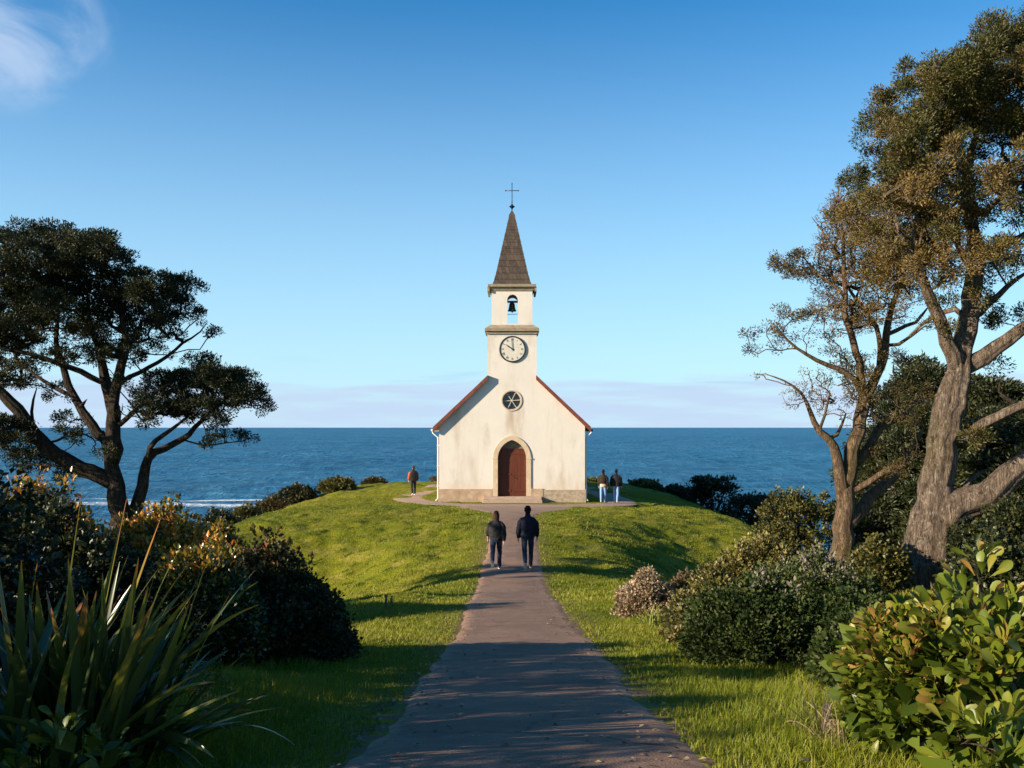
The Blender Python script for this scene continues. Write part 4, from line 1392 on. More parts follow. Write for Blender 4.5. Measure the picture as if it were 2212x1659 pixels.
cl = [c for c in cl if not (c[1] < 250 and c[0] < 0)]
cl += fill_clumps([(-60, 530), (60, 512), (140, 508), (220, 520), (296, 555), (330, 600), (395, 612), (400, 650), (372, 682), (320, 690), (250, 690), (190, 705), (100, 700), (-60, 740)], 66, 30, 0.42, 301, 1.0, 1.1, None, LC, 0.405)
cl += fill_clumps([(-60, 720), (100, 705), (230, 700), (330, 720), (330, 760), (200, 800), (60, 850), (-60, 880)], 34, 30, 0.5, 302, 0.45, 1.2, 0.7, LC, 0.405)
cl += fill_clumps([(300, 830), (400, 790), (520, 810), (565, 845), (555, 885), (480, 890), (380, 905), (300, 880)], 22, 26, 0.45, 303, 0.9, 0.8, None, LC, 0.405)
cl += [(985, 1080, 80, 36, 0.8, 0.0), (1060, 1050, 80, 36, 0.8, 0.2), (900, 1060, 60, 30, 0.6, -0.1), (1240, 1200, 70, 24, 0.6, 0.6)]
bareL = [(300, 600, 160, 90, 90), (120, 660, 140, 80, 70), (560, 560, 120, 90, 70), (60, 850, 120, 80, 60), (900, 620, 110, 60, 40), (980, 960, 130, 50, 60), (1180, 1000, 120, 40, 50), (800, 1050, 90, 50, 40), (330, 1130, 100, 60, 40), (150, 1150, 120, 60, 40), (470, 760, 120, 60, 40), (200, 760, 110, 60, 40), (480, 1230, 50, 60, 24), (200, 500, 200, 120, 120), (450, 640, 120, 90, 80), (700, 620, 110, 80, 60), (1000, 1010, 160, 60, 60)]
tree("dark spreading old tree left of the church, forked trunk rising out of the bushes", "spreading_tree", "tree", 24.5, limbs, cl, 11, LC, MATS["barkL"], LF["cyL"],
     leaf=0.070, per=78, spread=0.165, tuft_gap=0.245, dens=1.05, depth=1.0, grow_r=1.08, bare=bareL, slim=0.82, rib=0.12, twig_tip=0.008, limbdepth=0.35, flat=0.75)

# ---- the big leaning tree on the right
RC = (1574.4, 614.4)
off = -1517
limbs = [
    ([(1000, 1780), (1012, 1640), (1040, 1480), (1065, 1340), (1100, 1150), (1140, 950), (1185, 750), (1232, 550), (1272, 350), (1312, 150), (1340, -10), (1365, -160), (1345, -300), (1305, -440), (1312, -570), (1340, -720), (1400, -920), (1470, -1070)],
     [165, 135, 118, 104, 86, 80, 74, 68, 60, 54, 48, 42, 35, 28, 22, 16, 11, 6], 0.04),
    ([(1085, 1330), (1102, 1150), (1116, 980), (1128, 820), (1152, 650), (1195, 500), (1240, 400)], [70, 60, 50, 44, 40, 34, 26], 0.0, 0.0),
    ([(1235, 480), (1205, 380), (1170, 300), (1130, 220), (1070, 110), (1020, 0), (960, -120), (910, -190), (862, -260), (840, -330)], [40, 36, 33, 30, 28, 25, 18, 14, 10, 5], -0.18),
    ([(900, -195), (820, -215), (740, -230), (700, -260)], [8, 6, 5, 3], 0.2), ([(890, -210), (850, -330), (800, -420), (770, -500)], [8, 6, 4, 3], -0.2), ([(985, -60), (1000, -180), (1030, -280), (1090, -330)], [10, 8, 6, 4], 0.3), ([(940, -150), (960, -280), (930, -400), (900, -520)], [9, 7, 5, 3], 0.1),
    ([(1270, 450), (1400, 350), (1490, 290), (1574, 220), (1720, 150)], [44, 36, 32, 28, 20], -0.3),
    ([(1250, 830), (1330, 760), (1400, 712), (1574, 620), (1700, 570)], [34, 26, 24, 20, 15], -0.35),
    ([(1080, 1290), (1140, 1235), (1200, 1200), (1350, 1100), (1480, 980), (1600, 850), (1740, 690), (1850, 480)], [95, 78, 66, 58, 52, 48, 40, 28], -0.35, -0.3),
    ([(1335, 180), (1400, 120), (1480, 55), (1574, -20), (1700, -100)], [22, 18, 16, 13, 8], 0.3),
    ([(1350, -140), (1440, -190), (1574, -265), (1700, -350)], [22, 18, 16, 10], -0.3),
    ([(1330, -110), (1280, -150), (1240, -180), (1228, -290)], [18, 15, 14, 6], -0.4),
    ([(1360, -200), (1378, -400), (1392, -560), (1405, -640)], [20, 16, 11, 6], 0.3),
    ([(1385, -380), (1430, -420), (1500, -490), (1574, -550), (1680, -640)], [18, 16, 15, 14, 9], -0.3),
    ([(1300, -470), (1220, -580), (1130, -640), (1050, -700)], [14, 11, 8, 5], 0.2),
    ([(1320, -620), (1240, -760), (1180, -900), (1120, -1000)], [13, 10, 7, 4], -0.3),
    ([(1290, 150), (1220, 120), (1120, 180), (1040, 260)], [16, 14, 10, 6], 0.5),
    ([(1230, 1130), (1300, 1050), (1390, 1000), (1450, 990)], [16, 14, 10, 5], 0.5),
]
T_ = lambda L: [(a, b + off) + tuple(r) for a, b, *r in L]
cl = T_([(1560, 100, 80, 75), (1400, 160, 70, 85), (1370, 230, 70, 60), (1170, 300, 50, 45), (1225, 330, 60, 55), (1000, 370, 60, 70), (1030, 420, 60, 60), (950, 460, 55, 50), (885, 550, 42, 38), (930, 580, 60, 40), (1200, 410, 120, 75), (1350, 330, 130, 85), (1500, 260, 120, 85), (1100, 550, 150, 80), (1300, 500, 150, 85), (1480, 470, 130, 85),
         (960, 690, 110, 70), (1150, 680, 160, 80), (1340, 640, 110, 70), (1500, 640, 110, 75), (890, 780, 90, 55), (1040, 800, 120, 55), (770, 700, 45, 55, 0.6), (800, 890, 80, 70, 0.8), (950, 940, 120, 60, 0.7), (1200, 880, 140, 60, 0.8), (1480, 740, 100, 55, 0.6),
         (1620, 200, 110, 100), (1650, 420, 110, 110), (1640, 640, 100, 100), (1600, 60, 100, 90), (1050, 980, 110, 55, 0.5), (1150, 1080, 110, 50, 0.6), (1500, 900, 100, 45, 0.4), (1480, 1160, 80, 45, 0.8), (1560, 1300, 70, 60, 0.7), (1500, 1420, 80, 45, 0.5), (1280, 1000, 80, 45, 0.3), (1060, 1190, 90, 50, 0.7), (1180, 1250, 80, 40, 0.6)])
cl += [(1200, 815, 55, 35, 1.2, -0.75), (1240, 800, 40, 26, 1.0, -0.8), (1390, -120, 60, 40, 0.7), (1500, 180, 80, 40, 0.6), (1480, 420, 100, 40, 0.5), (1120, 120, 70, 36, 0.5), (1250, 90, 50, 35, 0.4), (1560, 120, 70, 40, 0.7), (1100, 230, 60, 26, 0.4)]
cl += fill_clumps([(1880, 300), (1890, 240), (1925, 205), (1960, 165), (2012, 180), (2050, 130), (2105, 85), (2150, 110), (2210, 45), (2400, 20), (2400, 400), (2250, 420), (2120, 400), (1990, 400), (1890, 380)], 150, 26, 0.85, 311, 1.0, 1.0, 0.45, RC, 0.405)
cl += fill_clumps([(1870, 390), (2110, 400), (2090, 520), (2040, 620), (1960, 600), (1880, 520)], 84, 26, 0.7, 312, 0.75, 1.0, 0.80, RC, 0.405)
cl += fill_clumps([(2130, 400), (2400, 400), (2400, 720), (2160, 700)], 44, 26, 0.6, 313, 0.6, 1.0, 0.6, RC, 0.405)
bare = T_([(1100, 1060, 130, 120, 90), (900, 1150, 110, 120, 70), (800, 800, 60, 120, 40), (1200, 1150, 130, 100, 60), (760, 850, 45, 90, 26), (720, 780, 40, 60, 18), (840, 1100, 60, 160, 50), (740, 1180, 60, 70, 30), (1050, 1180, 60, 90, 26), (980, 1010, 80, 120, 30), (900, 950, 60, 90, 26), (1380, 1100, 60, 120, 20)])
tree("huge rough-barked tree leaning at the right edge with dense olive crown", "leaning_tree", "tree", 18.0, limbs, cl, 23, RC, MATS["barkR"], LF["cyR"],
     leaf=0.055, per=80, spread=0.145, tuft_gap=0.19, dens=0.85, depth=0.75, grow_r=1.12, jit=0.6, upb=0.3, rib=0.16, twig_tip=0.005, limbdepth=0.3, bare=bare, base_tint=0.5, flat=0.9)

# ---- the slim pale tree beside it
limbs = [
    ([(575, 1700), (588, 1500), (612, 1300), (622, 1120), (650, 950), (690, 760), (722, 610)], [72, 60, 52, 46, 40, 36, 34], 0.0),
    ([(722, 620), (760, 540), (800, 480), (850, 350), (872, 230), (905, 110), (950, -10), (990, -130), (1010, -240)], [26, 23, 21, 19, 16, 14, 11, 8, 5], 0.15),
    ([(722, 620), (700, 520), (690, 440), (650, 300), (605, 180), (598, 60), (590, -50), (580, -180), (565, -330), (575, -430)], [24, 21, 19, 17, 15, 13, 11, 9, 6, 3], -0.12),
    ([(705, 600), (680, 520), (560, 450), (450, 408), (330, 338), (255, 270), (200, 250)], [18, 15, 13, 11, 8, 6, 4], -0.15),
    ([(810, 455), (835, 330), (828, 230), (790, 150), (740, 70), (690, -30), (660, -150)], [15, 14, 13, 11, 9, 7, 4], 0.3),
    ([(640, 230), (655, 130), (690, 60), (720, 10)], [10, 8, 6, 4], 0.4),
    ([(615, 1180), (590, 1050), (575, 960), (540, 850), (460, 775), (425, 700), (375, 590), (300, 530), (200, 490), (165, 480)], [34, 30, 27, 22, 17, 13, 9, 6, 4, 3], -0.1),
    ([(545, 830), (600, 760), (640, 690)], [10, 7, 4], 0.5), ([(480, 780), (490, 690), (500, 600)], [9, 6, 3], -0.4),
    ([(680, 960), (760, 860), (850, 750), (1000, 690), (1100, 560)], [26, 23, 19, 14, 8], 0.35),
    ([(650, 1110), (700, 1080), (760, 1035), (830, 980), (900, 960)], [20, 18, 16, 12, 6], -0.3),
    ([(640, 1290), (690, 1220), (740, 1170), (840, 1085), (930, 1015), (1050, 850), (1120, 760)], [36, 31, 28, 25, 19, 13, 8], 0.25),
    ([(880, 260), (960, 220), (1050, 190), (1150, 90)], [12, 10, 8, 5], 0.4), ([(880, 340), (950, 300), (1060, 215)], [10, 8, 5], -0.2),
    ([(600, 60), (520, 0), (440, -70), (390, -140), (360, -190)], [9, 7, 5, 4, 3], 0.1), ([(585, -120), (520, -220), (470, -310), (440, -360)], [7, 5, 4, 2], 0.3),
]
cl = [(200, 260, 80, 38), (150, 250, 40, 26), (175, 335, 42, 16), (300, 190, 70, 26), (270, 150, 45, 30, 0.9), (340, 205, 80, 30), (440, 180, 80, 28, 0.6), (300, 330, 90, 40, 0.25), (400, 300, 80, 60, 0.2), (570, 270, 40, 22, 0.6), (540, 360, 50, 20, 0.6),
      (375, -165, 70, 60, 1.1), (350, -130, 45, 35), (400, -60, 60, 40, 0.4), (640, 410, 70, 60, 0.8), (720, 430, 80, 60, 0.7), (650, 490, 60, 40, 0.6), (600, 600, 60, 50, 0.2),
      (690, -30, 70, 40, 0.7), (560, 0, 80, 40, 0.5), (720, 120, 60, 40, 0.4), (720, 200, 60, 40, 0.4), (880, 60, 70, 40, 0.4), (650, -150, 80, 80, 0.5), (780, -120, 90, 70, 0.5), (560, -160, 60, 60, 0.4), (700, -310, 80, 90, 0.5), (650, -420, 60, 60, 0.5), (820, -330, 90, 80, 0.5), (760, -460, 60, 60, 0.4), (900, -200, 90, 70, 0.4),
      (840, 370, 60, 40, 0.4), (1060, 760, 60, 40, 0.5), (900, 720, 70, 30, 0.4), (760, 900, 60, 40, 0.4), (940, 900, 70, 40, 0.7), (860, 990, 80, 40, 0.7)]
cl += fill_clumps([(1745, 560), (1770, 450), (1800, 430), (1860, 400), (1900, 470), (1960, 600), (1960, 680), (1880, 720), (1800, 690), (1760, 640)], 70, 24, 0.8, 321, 0.65, 0.9, 0.6, RC, 0.405)
cl += fill_clumps([(1705, 560), (1740, 545), (1760, 600), (1720, 600)], 8, 14, 0.8, 322, 1.0, 0.3, 0.35, RC, 0.405)
cl += fill_clumps([(1830, 770), (1950, 760), (1990, 860), (1880, 940), (1840, 860)], 18, 22, 0.6, 323, 0.6, 0.9, 0.35, RC, 0.405)
bare = [(620, -150, 110, 200, 120), (760, -200, 110, 160, 80), (640, -480, 70, 120, 50), (520, -330, 40, 130, 40), (470, -260, 40, 100, 34), (590, -420, 40, 120, 34), (560, -200, 70, 110, 40), (640, -260, 60, 120, 40), (470, 560, 60, 80, 60, -0.3), (380, 600, 70, 60, 46, -0.2), (310, 620, 50, 50, 30, -0.4), (540, 640, 70, 60, 46, 0.2), (430, 510, 60, 60, 40, -0.2), (210, 480, 40, 16, 14), (600, 720, 50, 60, 24), (700, -380, 50, 120, 36)]
tree("slim pale-barked tree with sparse brown twigs growing left of the leaning giant", "slender_tree", "tree", 22.0, limbs, cl, 37, RC, MATS["barkS"], LF["brown"],
     leaf=0.056, per=44, spread=0.145, tuft_gap=0.21, dens=0.9, depth=0.7, grow_r=1.08, jit=0.7, rib=0.10, twig_tip=0.0055, limbdepth=0.3, bare=bare, base_tint=0.5, flat=0.8)

# ---- dark trees massed behind them
bt = [
    ("tall dark evergreen showing between the two right-hand trunks", 30.0, 2010, 1250, 760, 120, 61),
    ("dense dark evergreen filling the gap behind the leaning trunk's right side", 27.0, 2230, 1280, 800, 130, 62),
    ("low dark thicket tree behind the slender tree's right limbs", 33.0, 1905, 1240, 930, 90, 63),
    ("dark shadowed tree at the far right behind the low heavy limb", 24.0, 2180, 1330, 940, 120, 64),
    ("dark evergreen between the slender trunk and the leaning trunk", 28.0, 1930, 1280, 850, 80, 65),
    ("dark evergreen just right of the leaning trunk, lower than its neighbour", 25.0, 2100, 1330, 860, 100, 66),
]
for lab, d, px, pyb, pyt, hw, sd in bt:
    rs = np.random.RandomState(sd)
    hh = pyb - pyt
    lim = [([(px - hw * 0.2, pyb + 90), (px - hw * 0.1, pyb - hh * 0.3), (px, pyb - hh * 0.6), (px + hw * 0.1, pyt + hh * 0.1)], [14, 11, 7, 3], 0.0)]
    for k in range(7):
        f = 0.15 + 0.11 * k; s = 1 if k % 2 else -1
        y = pyb - hh * f
        lim.append(([(px - hw * 0.1 + f * hw * 0.2, y), (px + s * hw * 0.5, y - hh * 0.08), (px + s * hw * 0.9 * (1.15 - f * 0.7), y - hh * 0.14)], [6, 4, 2], rs.uniform(-.5, .5)))
    cls = []
    for k in range(54):
        f = (k + 0.5) / 54
        wv = hw * (1.25 - 0.75 * f)
        cls.append((px + rs.uniform(-0.85, 0.85) * wv, pyb + 30 - hh * f * 0.98, hw * rs.uniform(0.38, 0.6), hw * rs.uniform(0.2, 0.32), 1.3))
    tree(lab, "evergreen_tree", "tree", d, lim, cls, sd, (0, 0), MATS["barkL"], LF["darkwood"], group="dark evergreens behind the right-hand trunks",
         leaf=0.13, per=30, spread=0.24, tuft_gap=0.34, dens=1.1, depth=1.0, kfac=1.0, base_tint=0.42, flat=0.6, twig_tip=0.008)

# ---- coast scrub along the brow of the mound
SC = "scrub along the seaward brow of the mound"
shrub("olive flat-topped scrub bush at the mound's left brow", "scrub_bush", 690, 770, 1036, 70, 71, LF["olive"], 0.16, 260, 18, group=SC, base_tint=0.45)
shrub("grey-brown scrub bush just left of the flat-topped one", "scrub_bush", 600, 690, 1050, 67, 72, LF["red"], 0.15, 260, 18, group=SC, base_tint=0.45)
shrub("smaller grey-brown scrub bush lower down the left slope", "scrub_bush", 552, 630, 1074, 64, 73, LF["brown"], 0.14, 240, 16, group=SC, base_tint=0.35)
shrub("lone small grey bush on the skyline left of the walking person in orange sleeve", "scrub_bush", 782, 832, 1036, 76, 74, LF["brown"], 0.13, 160, 16, group=SC, base_tint=0.4)
shrub("dark green bush at the foot of the left slope above the surf", "scrub_bush", 420, 520, 1103, 58, 75, LF["darkwood"], 0.14, 300, 18, group=SC, base_tint=0.4)
shrub("dull orange-tipped low bush before the surf", "scrub_bush", 500, 560, 1092, 60, 76, LF["olive"], 0.13, 220, 16, group=SC, base_tint=0.4)
shrub("low tawny scrub at the church's left rear corner", "scrub_bush", 925, 990, 1031, 78, 77, LF["brown"], 0.12, 120, 14, group=SC, base_tint=0.5, stems=False)
shrub("low scrub at the church's right rear corner", "scrub_bush", 1262, 1300, 1036, 77, 78, LF["olive"], 0.12, 110, 14, group=SC, stems=False)
shrub("green-gold scrub on the brow right of the walking couple", "scrub_bush", 1352, 1432, 1040, 74, 79, LF["olive"], 0.15, 240, 16, group=SC)
shrub("dark scrub running down the right brow", "scrub_bush", 1420, 1500, 1054, 70, 80, LF["darkwood"], 0.15, 240, 16, group=SC, base_tint=0.35)
# the dark wind-bent grove below the right brow
rs = np.random.RandomState(5)
for i, (lab, px0, px1, pyt, d) in enumerate([
        ("dark flat-crowned coastal tree below the right brow, tallest of the grove", 1490, 1590, 1029, 66),
        ("smaller dark coastal tree at the grove's right end", 1585, 1672, 1064, 62),
        ("low dark coastal tree at the grove's left end", 1462, 1530, 1052, 68)]):
    pb = 1150; px = (px0 + px1) / 2; hw = (px1 - px0) / 2
    lim = [([(px, pb + 40), (px + 4, pb - 10), (px - 4, pyt + 40), (px, pyt + 14)], [6, 4, 3, 1.5], 0.0)]
    for s in (-1, 1):
        lim.append(([(px, pb - 20), (px + s * hw * 0.5, pyt + 45), (px + s * hw * 0.9, pyt + 24)], [3, 2, 1.2], s * 0.3))
    cls = [(px + rs.uniform(-0.8, 0.8) * hw, pyt + 8 + rs.rand() * 20, hw * rs.uniform(0.3, 0.45), rs.uniform(6, 9)) for k in range(14)]
    cls += [(px + rs.uniform(-0.95, 0.95) * hw, pyt + 30 + rs.rand() * 75, hw * rs.uniform(0.3, 0.5), rs.uniform(12, 20), 0.9) for k in range(16)]
    tree(lab, "coastal_tree", "tree", d, lim, cls, 90 + i, (0, 0), MATS["barkL"], LF["cyL"], group="dark grove on the right brow", leaf=0.24, per=20, spread=0.34, tuft_gap=0.5, dens=1.0, depth=1.0, kfac=1.0, base_tint=0.5, twig_tip=0.015, flat=0.6)

# ---- shrubs right of the path
SR = "shrubs right of the path"
shrub("tall rounded olive shrub left of the slender trunk, top against the sea", "round_shrub", 1640, 1815, 1060, 27, 101, LF["olive"], 0.075, 1300, 22, group=SR, K=17, base_tint=0.46, shape=0.25)
shrub("olive shrub lower down in front of the grove, left of the tall rounded one", "round_shrub", 1625, 1720, 1100, 30, 102, LF["olive"], 0.085, 500, 18, group=SR, base_tint=0.36)
shrub("pale-tipped feathery shrub stepping down beside the slope", "feathery_shrub", 1545, 1740, 1172, 19, 103, LF["olive"], 0.06, 800, 18, group=SR, K=11, base_tint=0.5, tips=0.5, tip_tint=(0.8, 0.12), upb=1.0)
shrub("dark shrub dusted with greyish flowers before the two trunks", "flowering_shrub", 1650, 1925, 1212, 14.5, 104, LF["green"], 0.05, 1300, 18, group=SR, K=14, base_tint=0.4, tips=0.76, tip_tint=(0.80, 0.18), depth=1.3)
shrub("big dense dark green shrub beside the path's right verge", "dark_shrub", 1490, 1810, 1262, 10.2, 105, LF["green"], 0.040, 2300, 20, group=SR, K=16, base_tint=0.38, depth=0.85, tips=0.9, tip_tint=(0.62, 0.2))
shrub("dark green shrub under the leaning trunk, right of the big dense one", "dark_shrub", 1740, 1990, 1290, 9.8, 106, LF["green"], 0.042, 1500, 18, group=SR, K=13, base_tint=0.36, depth=0.8)
shrub("pink-white blossoming bush at the foot of the slope", "blossom_bush", 1342, 1462, 1240, 16.0, 107, LF["pink"], 0.045, 700, 18, group=SR, K=9, base_tint=0.6, depth=0.7)
shrub("low yellow-green shrub linking the blossoming bush to the dense dark one", "round_shrub", 1440, 1570, 1292, 12.6, 115, LF["olive"], 0.045, 620, 18, group=SR, K=9, base_tint=0.52, depth=0.6)
shrub("brownish feathery shrub above the faded bush at the slope's foot", "feathery_shrub", 1500, 1610, 1232, 15.2, 116, LF["olive"], 0.05, 560, 18, group=SR, K=9, base_tint=0.6, depth=0.7, upb=1.0)
shrub("shaded green shrub filling the gap between the dark shrubs and the corner shrub", "dark_shrub", 1790, 1935, 1335, 8.2, 117, LF["green"], 0.042, 900, 18, group=SR, K=11, base_tint=0.42, depth=0.5)
shrub("faded brown bush behind the blossoming one", "blossom_bush", 1430, 1535, 1248, 16.8, 108, LF["pink"], 0.05, 420, 16, group=SR, K=8, base_tint=0.34, depth=0.6)
shrub("mid green shrub between the slender trunk and the leaning trunk", "round_shrub", 1845, 1960, 1165, 17.5, 109, LF["olive"], 0.06, 600, 18, group=SR, K=9, base_tint=0.4)
shrub("dark leafy shrub right of the leaning trunk's foot", "round_shrub", 2060, 2290, 1165, 12.5, 110, LF["darkwood"], 0.06, 900, 20, group=SR, K=11, base_tint=0.5)
shrub("tall dark shrub under the heavy low limb at the right edge", "round_shrub", 2080, 2330, 1090, 17, 111, LF["darkwood"], 0.07, 1000, 20, group=SR, K=12, base_tint=0.5)
# big-leaved glossy shrub in the near right corner
shrub("glossy broad-leaved shrub filling the near right corner", "broadleaf_shrub", 1975, 2320, 1225, 5.1, 112, LF["broad"], 0.100, 420, 9, group=SR, K=14, base_tint=0.45, TV=BROAD_V, TT=BROAD_T, depth=0.62, spread=0.055, tips=0.6, tip_tint=(0.62, 0.13), flat=0.5, upb=1.0, jit=0.5, fill=0.8)
shrub("lower branch of broad leaves left of the glossy corner shrub", "broadleaf_shrub", 1850, 2100, 1330, 5.3, 113, LF["broad"], 0.074, 520, 9, group=SR, K=12, base_tint=0.42, TV=BROAD_V, TT=BROAD_T, depth=0.42, lift=0.28, spread=0.045, tips=0.5, tip_tint=(0.7, 0.16), flat=0.5, upb=1.0, jit=0.5, fill=0.9)
shrub("small broad-leaved sapling at the bottom right corner", "broadleaf_shrub", 2040, 2260, 1530, 4.2, 114, LF["broad"], 0.095, 60, 7, group=SR, K=7, base_tint=0.5, TV=BROAD_V, TT=BROAD_T, depth=0.25, spread=0.04, flat=0.5, upb=1.2, jit=0.4, fill=0.5)

# ---- shrubs left of the path
SLF = "shrubs left of the path"
shrub("dark rounded shrub crowding the path's left verge", "rounded_shrub", 400, 758, 1185, 10.6, 121, LF["red"], 0.046, 2600, 20, group=SLF, K=17, shape=2.0, base_tint=0.40, depth=0.95, tips=0.75, tip_tint=(0.72, 0.14))
shrub("taller dark shrub behind the flax, flecked with red young leaves", "rounded_shrub", 290, 545, 1200, 9.6, 122, LF["bush"], 0.046, 1700, 20, group=SLF, K=14, base_tint=0.36, depth=0.8, tips=0.75, tip_tint=(0.66, 0.14))
shrub("sunlit orange-tipped shrub at the left tree's foot", "tipped_shrub", 180, 440, 1112, 16.5, 123, LF["bush"], 0.062, 1700, 18, group=SLF, K=15, base_tint=0.42, depth=1.1, hip=0.8, tips=0.5, tip_tint=(0.76, 0.13))
shrub("golden-tipped tall shrub at the left edge", "tipped_shrub", -140, 215, 1048, 15.0, 124, LF["bush"], 0.062, 2000, 18, group=SLF, K=16, base_tint=0.42, depth=1.2, hip=0.8, tips=0.55, tip_tint=(0.72, 0.12))
shrub("dark green shrub behind the flax at the left edge", "rounded_shrub", -180, 340, 1120, 9.5, 125, LF["darkwood"], 0.055, 1900, 18, group=SLF, K=15, base_tint=0.42, depth=0.9)
shrub("dark shrub right of the left tree's foot, stepping down to the slope", "rounded_shrub", 410, 535, 1152, 21, 126, LF["bush"], 0.075, 800, 18, group=SLF, K=11, base_tint=0.42, depth=1.0, tips=0.7, tip_tint=(0.66, 0.12))

# ------------------------------------------------------------------ flax, weeds, small plants
rs = np.random.RandomState(77)


def flax_leaves(n, seed, lmin, lmax, wmin, wmax, leanmax, az0=None, azs=None, spreadb=0.16, droopmax=1.3, tint=0.3):
    r = np.random.RandomState(seed); out = []
    for i in range(n):
        az = r.rand() * 2 * math.pi if az0 is None else az0 + r.normal() * azs
        u = r.rand()
        lean = 0.06 + leanmax * u
        L = r.uniform(lmin, lmax) * (1 - 0.15 * u)
        droop = (0.1 + droopmax * r.rand() ** 1.6) * (0.35 + 0.9 * u)
        b = r.normal(size=2) * spreadb
        out.append((az, L, lean, droop, r.uniform(wmin, wmax), np.clip(tint + r.normal() * 0.16, 0.03, 0.8), b[0], b[1]))
    return out


xb, yb_ = -2.42, 5.15
sword_plant("large flax clump with tall upright blades in the near left corner", "flax_plant", (xb, yb_, float(H(xb, yb_)) - 0.03),
            flax_leaves(60, 5, 0.62, 1.05, 0.022, 0.040, 0.8, spreadb=0.15, droopmax=1.2, tint=0.36) + flax_leaves(64, 8, 0.75, 1.15, 0.026, 0.048, 1.25, -0.15, 0.8, spreadb=0.12, droopmax=1.2, tint=0.48) + [(0.0, 1.50, 0.10, 0.05, 0.030, 0.62, 0.05, 0.0), (0.3, 1.42, 0.16, 0.05, 0.032, 0.66, 0.18, 0.0), (0.2, 1.36, 0.28, 0.06, 0.030, 0.70, 0.20, 0.0), (2.9, 1.38, 0.12, 0.1, 0.030, 0.6, -0.1, 0.0)],
            LF["flax"], "flax clumps by the path", "plant", 3)
xb, yb_ = -2.0, 4.85
sword_plant("lower flax clump with arching blades spilling towards the path", "flax_plant", (xb, yb_, float(H(xb, yb_)) - 0.03),
            flax_leaves(85, 6, 0.75, 1.2, 0.016, 0.032, 1.05, 0.0, 0.8, 0.13, 1.4, 0.34), LF["flax"], "flax clumps by the path", "plant", 4)
for (px, py, d, n, L, w, lab, mt, sd) in [
        (1410, 1395, 14.6, 40, 0.42, 0.012, "small tuft of strappy green blades before the blossoming bush", "lime", 11),
        (1475, 1400, 13.2, 46, 0.42, 0.013, "yellow-green strappy tuft between the blossoming bush and the dense dark shrub", "lime", 12)]:
    x = (px - CX) / F * d
    sword_plant(lab, "strappy_plant", (x, d, float(H(x, d)) - 0.02), flax_leaves(n, sd, L * 0.6, L * 1.1, w * 0.6, w, 1.0, spreadb=0.07, droopmax=1.3, tint=0.5), LF[mt], "strappy tufts at the shrubs' foot", "plant", sd)
shrub("broad soft-leaved weeds under the flax in the near left corner", "weed", -60, 330, 1590, 4.25, 131, LF["broad"], 0.075, 46, 6, None, None, "plant", 0.06, base_tint=0.12, TV=BROAD_V, TT=BROAD_T, K=8, stems=False, flat=0.4, upb=1.5, jit=0.4, fill=0.2)

# shrubs added mostly past the left picture edge to shade the near path
for i, (x, y, top, w, sd, lab) in enumerate([(-4.5, 3.0, 1.9, 1.2, 141, "first dark shrub added left beyond the flax to shade the path"), (-4.9, 6.2, 2.1, 1.4, 142, "second dark shrub added left beyond the flax to shade the path"), (-4.3, 4.6, 1.75, 1.0, 143, "third dark shrub added left beyond the flax to shade the path"), (-4.7, 7.7, 2.0, 1.1, 144, "fourth dark shrub added left beyond the flax to shade the path")]):
    z = float(H(x, y))
    f = F / y if y > 0.5 else F / 0.5
    if y > 0.5:
        shrub(lab, "rounded_shrub", CX + (x - w) * f, CX + (x + w) * f, CY - (z + top - EYE) * f, y, sd, LF["darkwood"], 0.06, 900, 18, 1.1, SLF, K=12)

# tall dry seed stalks


def stalk(lab, px, pyt, d, lean, seed, nb=26, hd=0.16, z0=None):
    r = np.random.RandomState(seed)
    x = (px - CX) / F * d; zt = EYE - (pyt - CY) / F * d
    x0 = x - lean; zg = float(H(x0, d)) if z0 is None else z0
    sk = Skel(seed)
    sk.limb_line([(x0, d, zg - 0.02), (x0 + lean * 0.3, d, zg + (zt - zg) * 0.5), (x, d, zt)], [0.006, 0.004, 0.0025], 0.08, 0.3)
    ax = np.array([lean * 0.8, 0, zt - zg]); ax /= np.linalg.norm(ax)
    for k in range(nb):
        t = r.rand()
        b = np.array([x, d, zt]) - ax * t * hd * 2.0
        sk.grow(b + ax * 0.05 + r.normal(size=3) * hd * 0.32 * (0.4 + t), 0.05, -0.3, 0.3, 0.0016, low=0.5)
    sk.pipe(2.3, 0.0018)
    tips = sk.p[:sk.n][-nb * 2:]
    root = empty("dry_stalk", (x0, d, zg)); tag(root, lab, "plant", "dry seed stalks")
    link("stalk", sk.mesh("stalk", 6), MATS["twig"], root)
    Vv, Tt, A = tuft_leaves(r, tips, np.tile([0, 0, 1.0], (len(tips), 1)), 3, 0.012, 0.017, 0.5)
    tag(link("seed_head", mesh_np("seed_head", Vv, tris=Tt, attrs={"tint": A}), LF["dry"], root), kind="stuff")


stalk("tall dry brown stalk rising between the flax and the red-flecked shrub", 335, 1205, 6.0, 0.22, 201)
stalk("dry stalk with a bushy head leaning over the flax's right side", 440, 1300, 5.8, 0.30, 202, 34, 0.10)
stalk("pale feathery dry stalk low at the flax's right edge", 475, 1430, 5.5, 0.26, 203, 30, 0.14)
stalk("short dry stalk before the golden-tipped shrub", 155, 1250, 6.4, 0.06, 204, 24, 0.10)
stalk("thin dry stalks beside the weathered stake", 1840, 1470, 5.9, -0.02, 205, 10, 0.08)

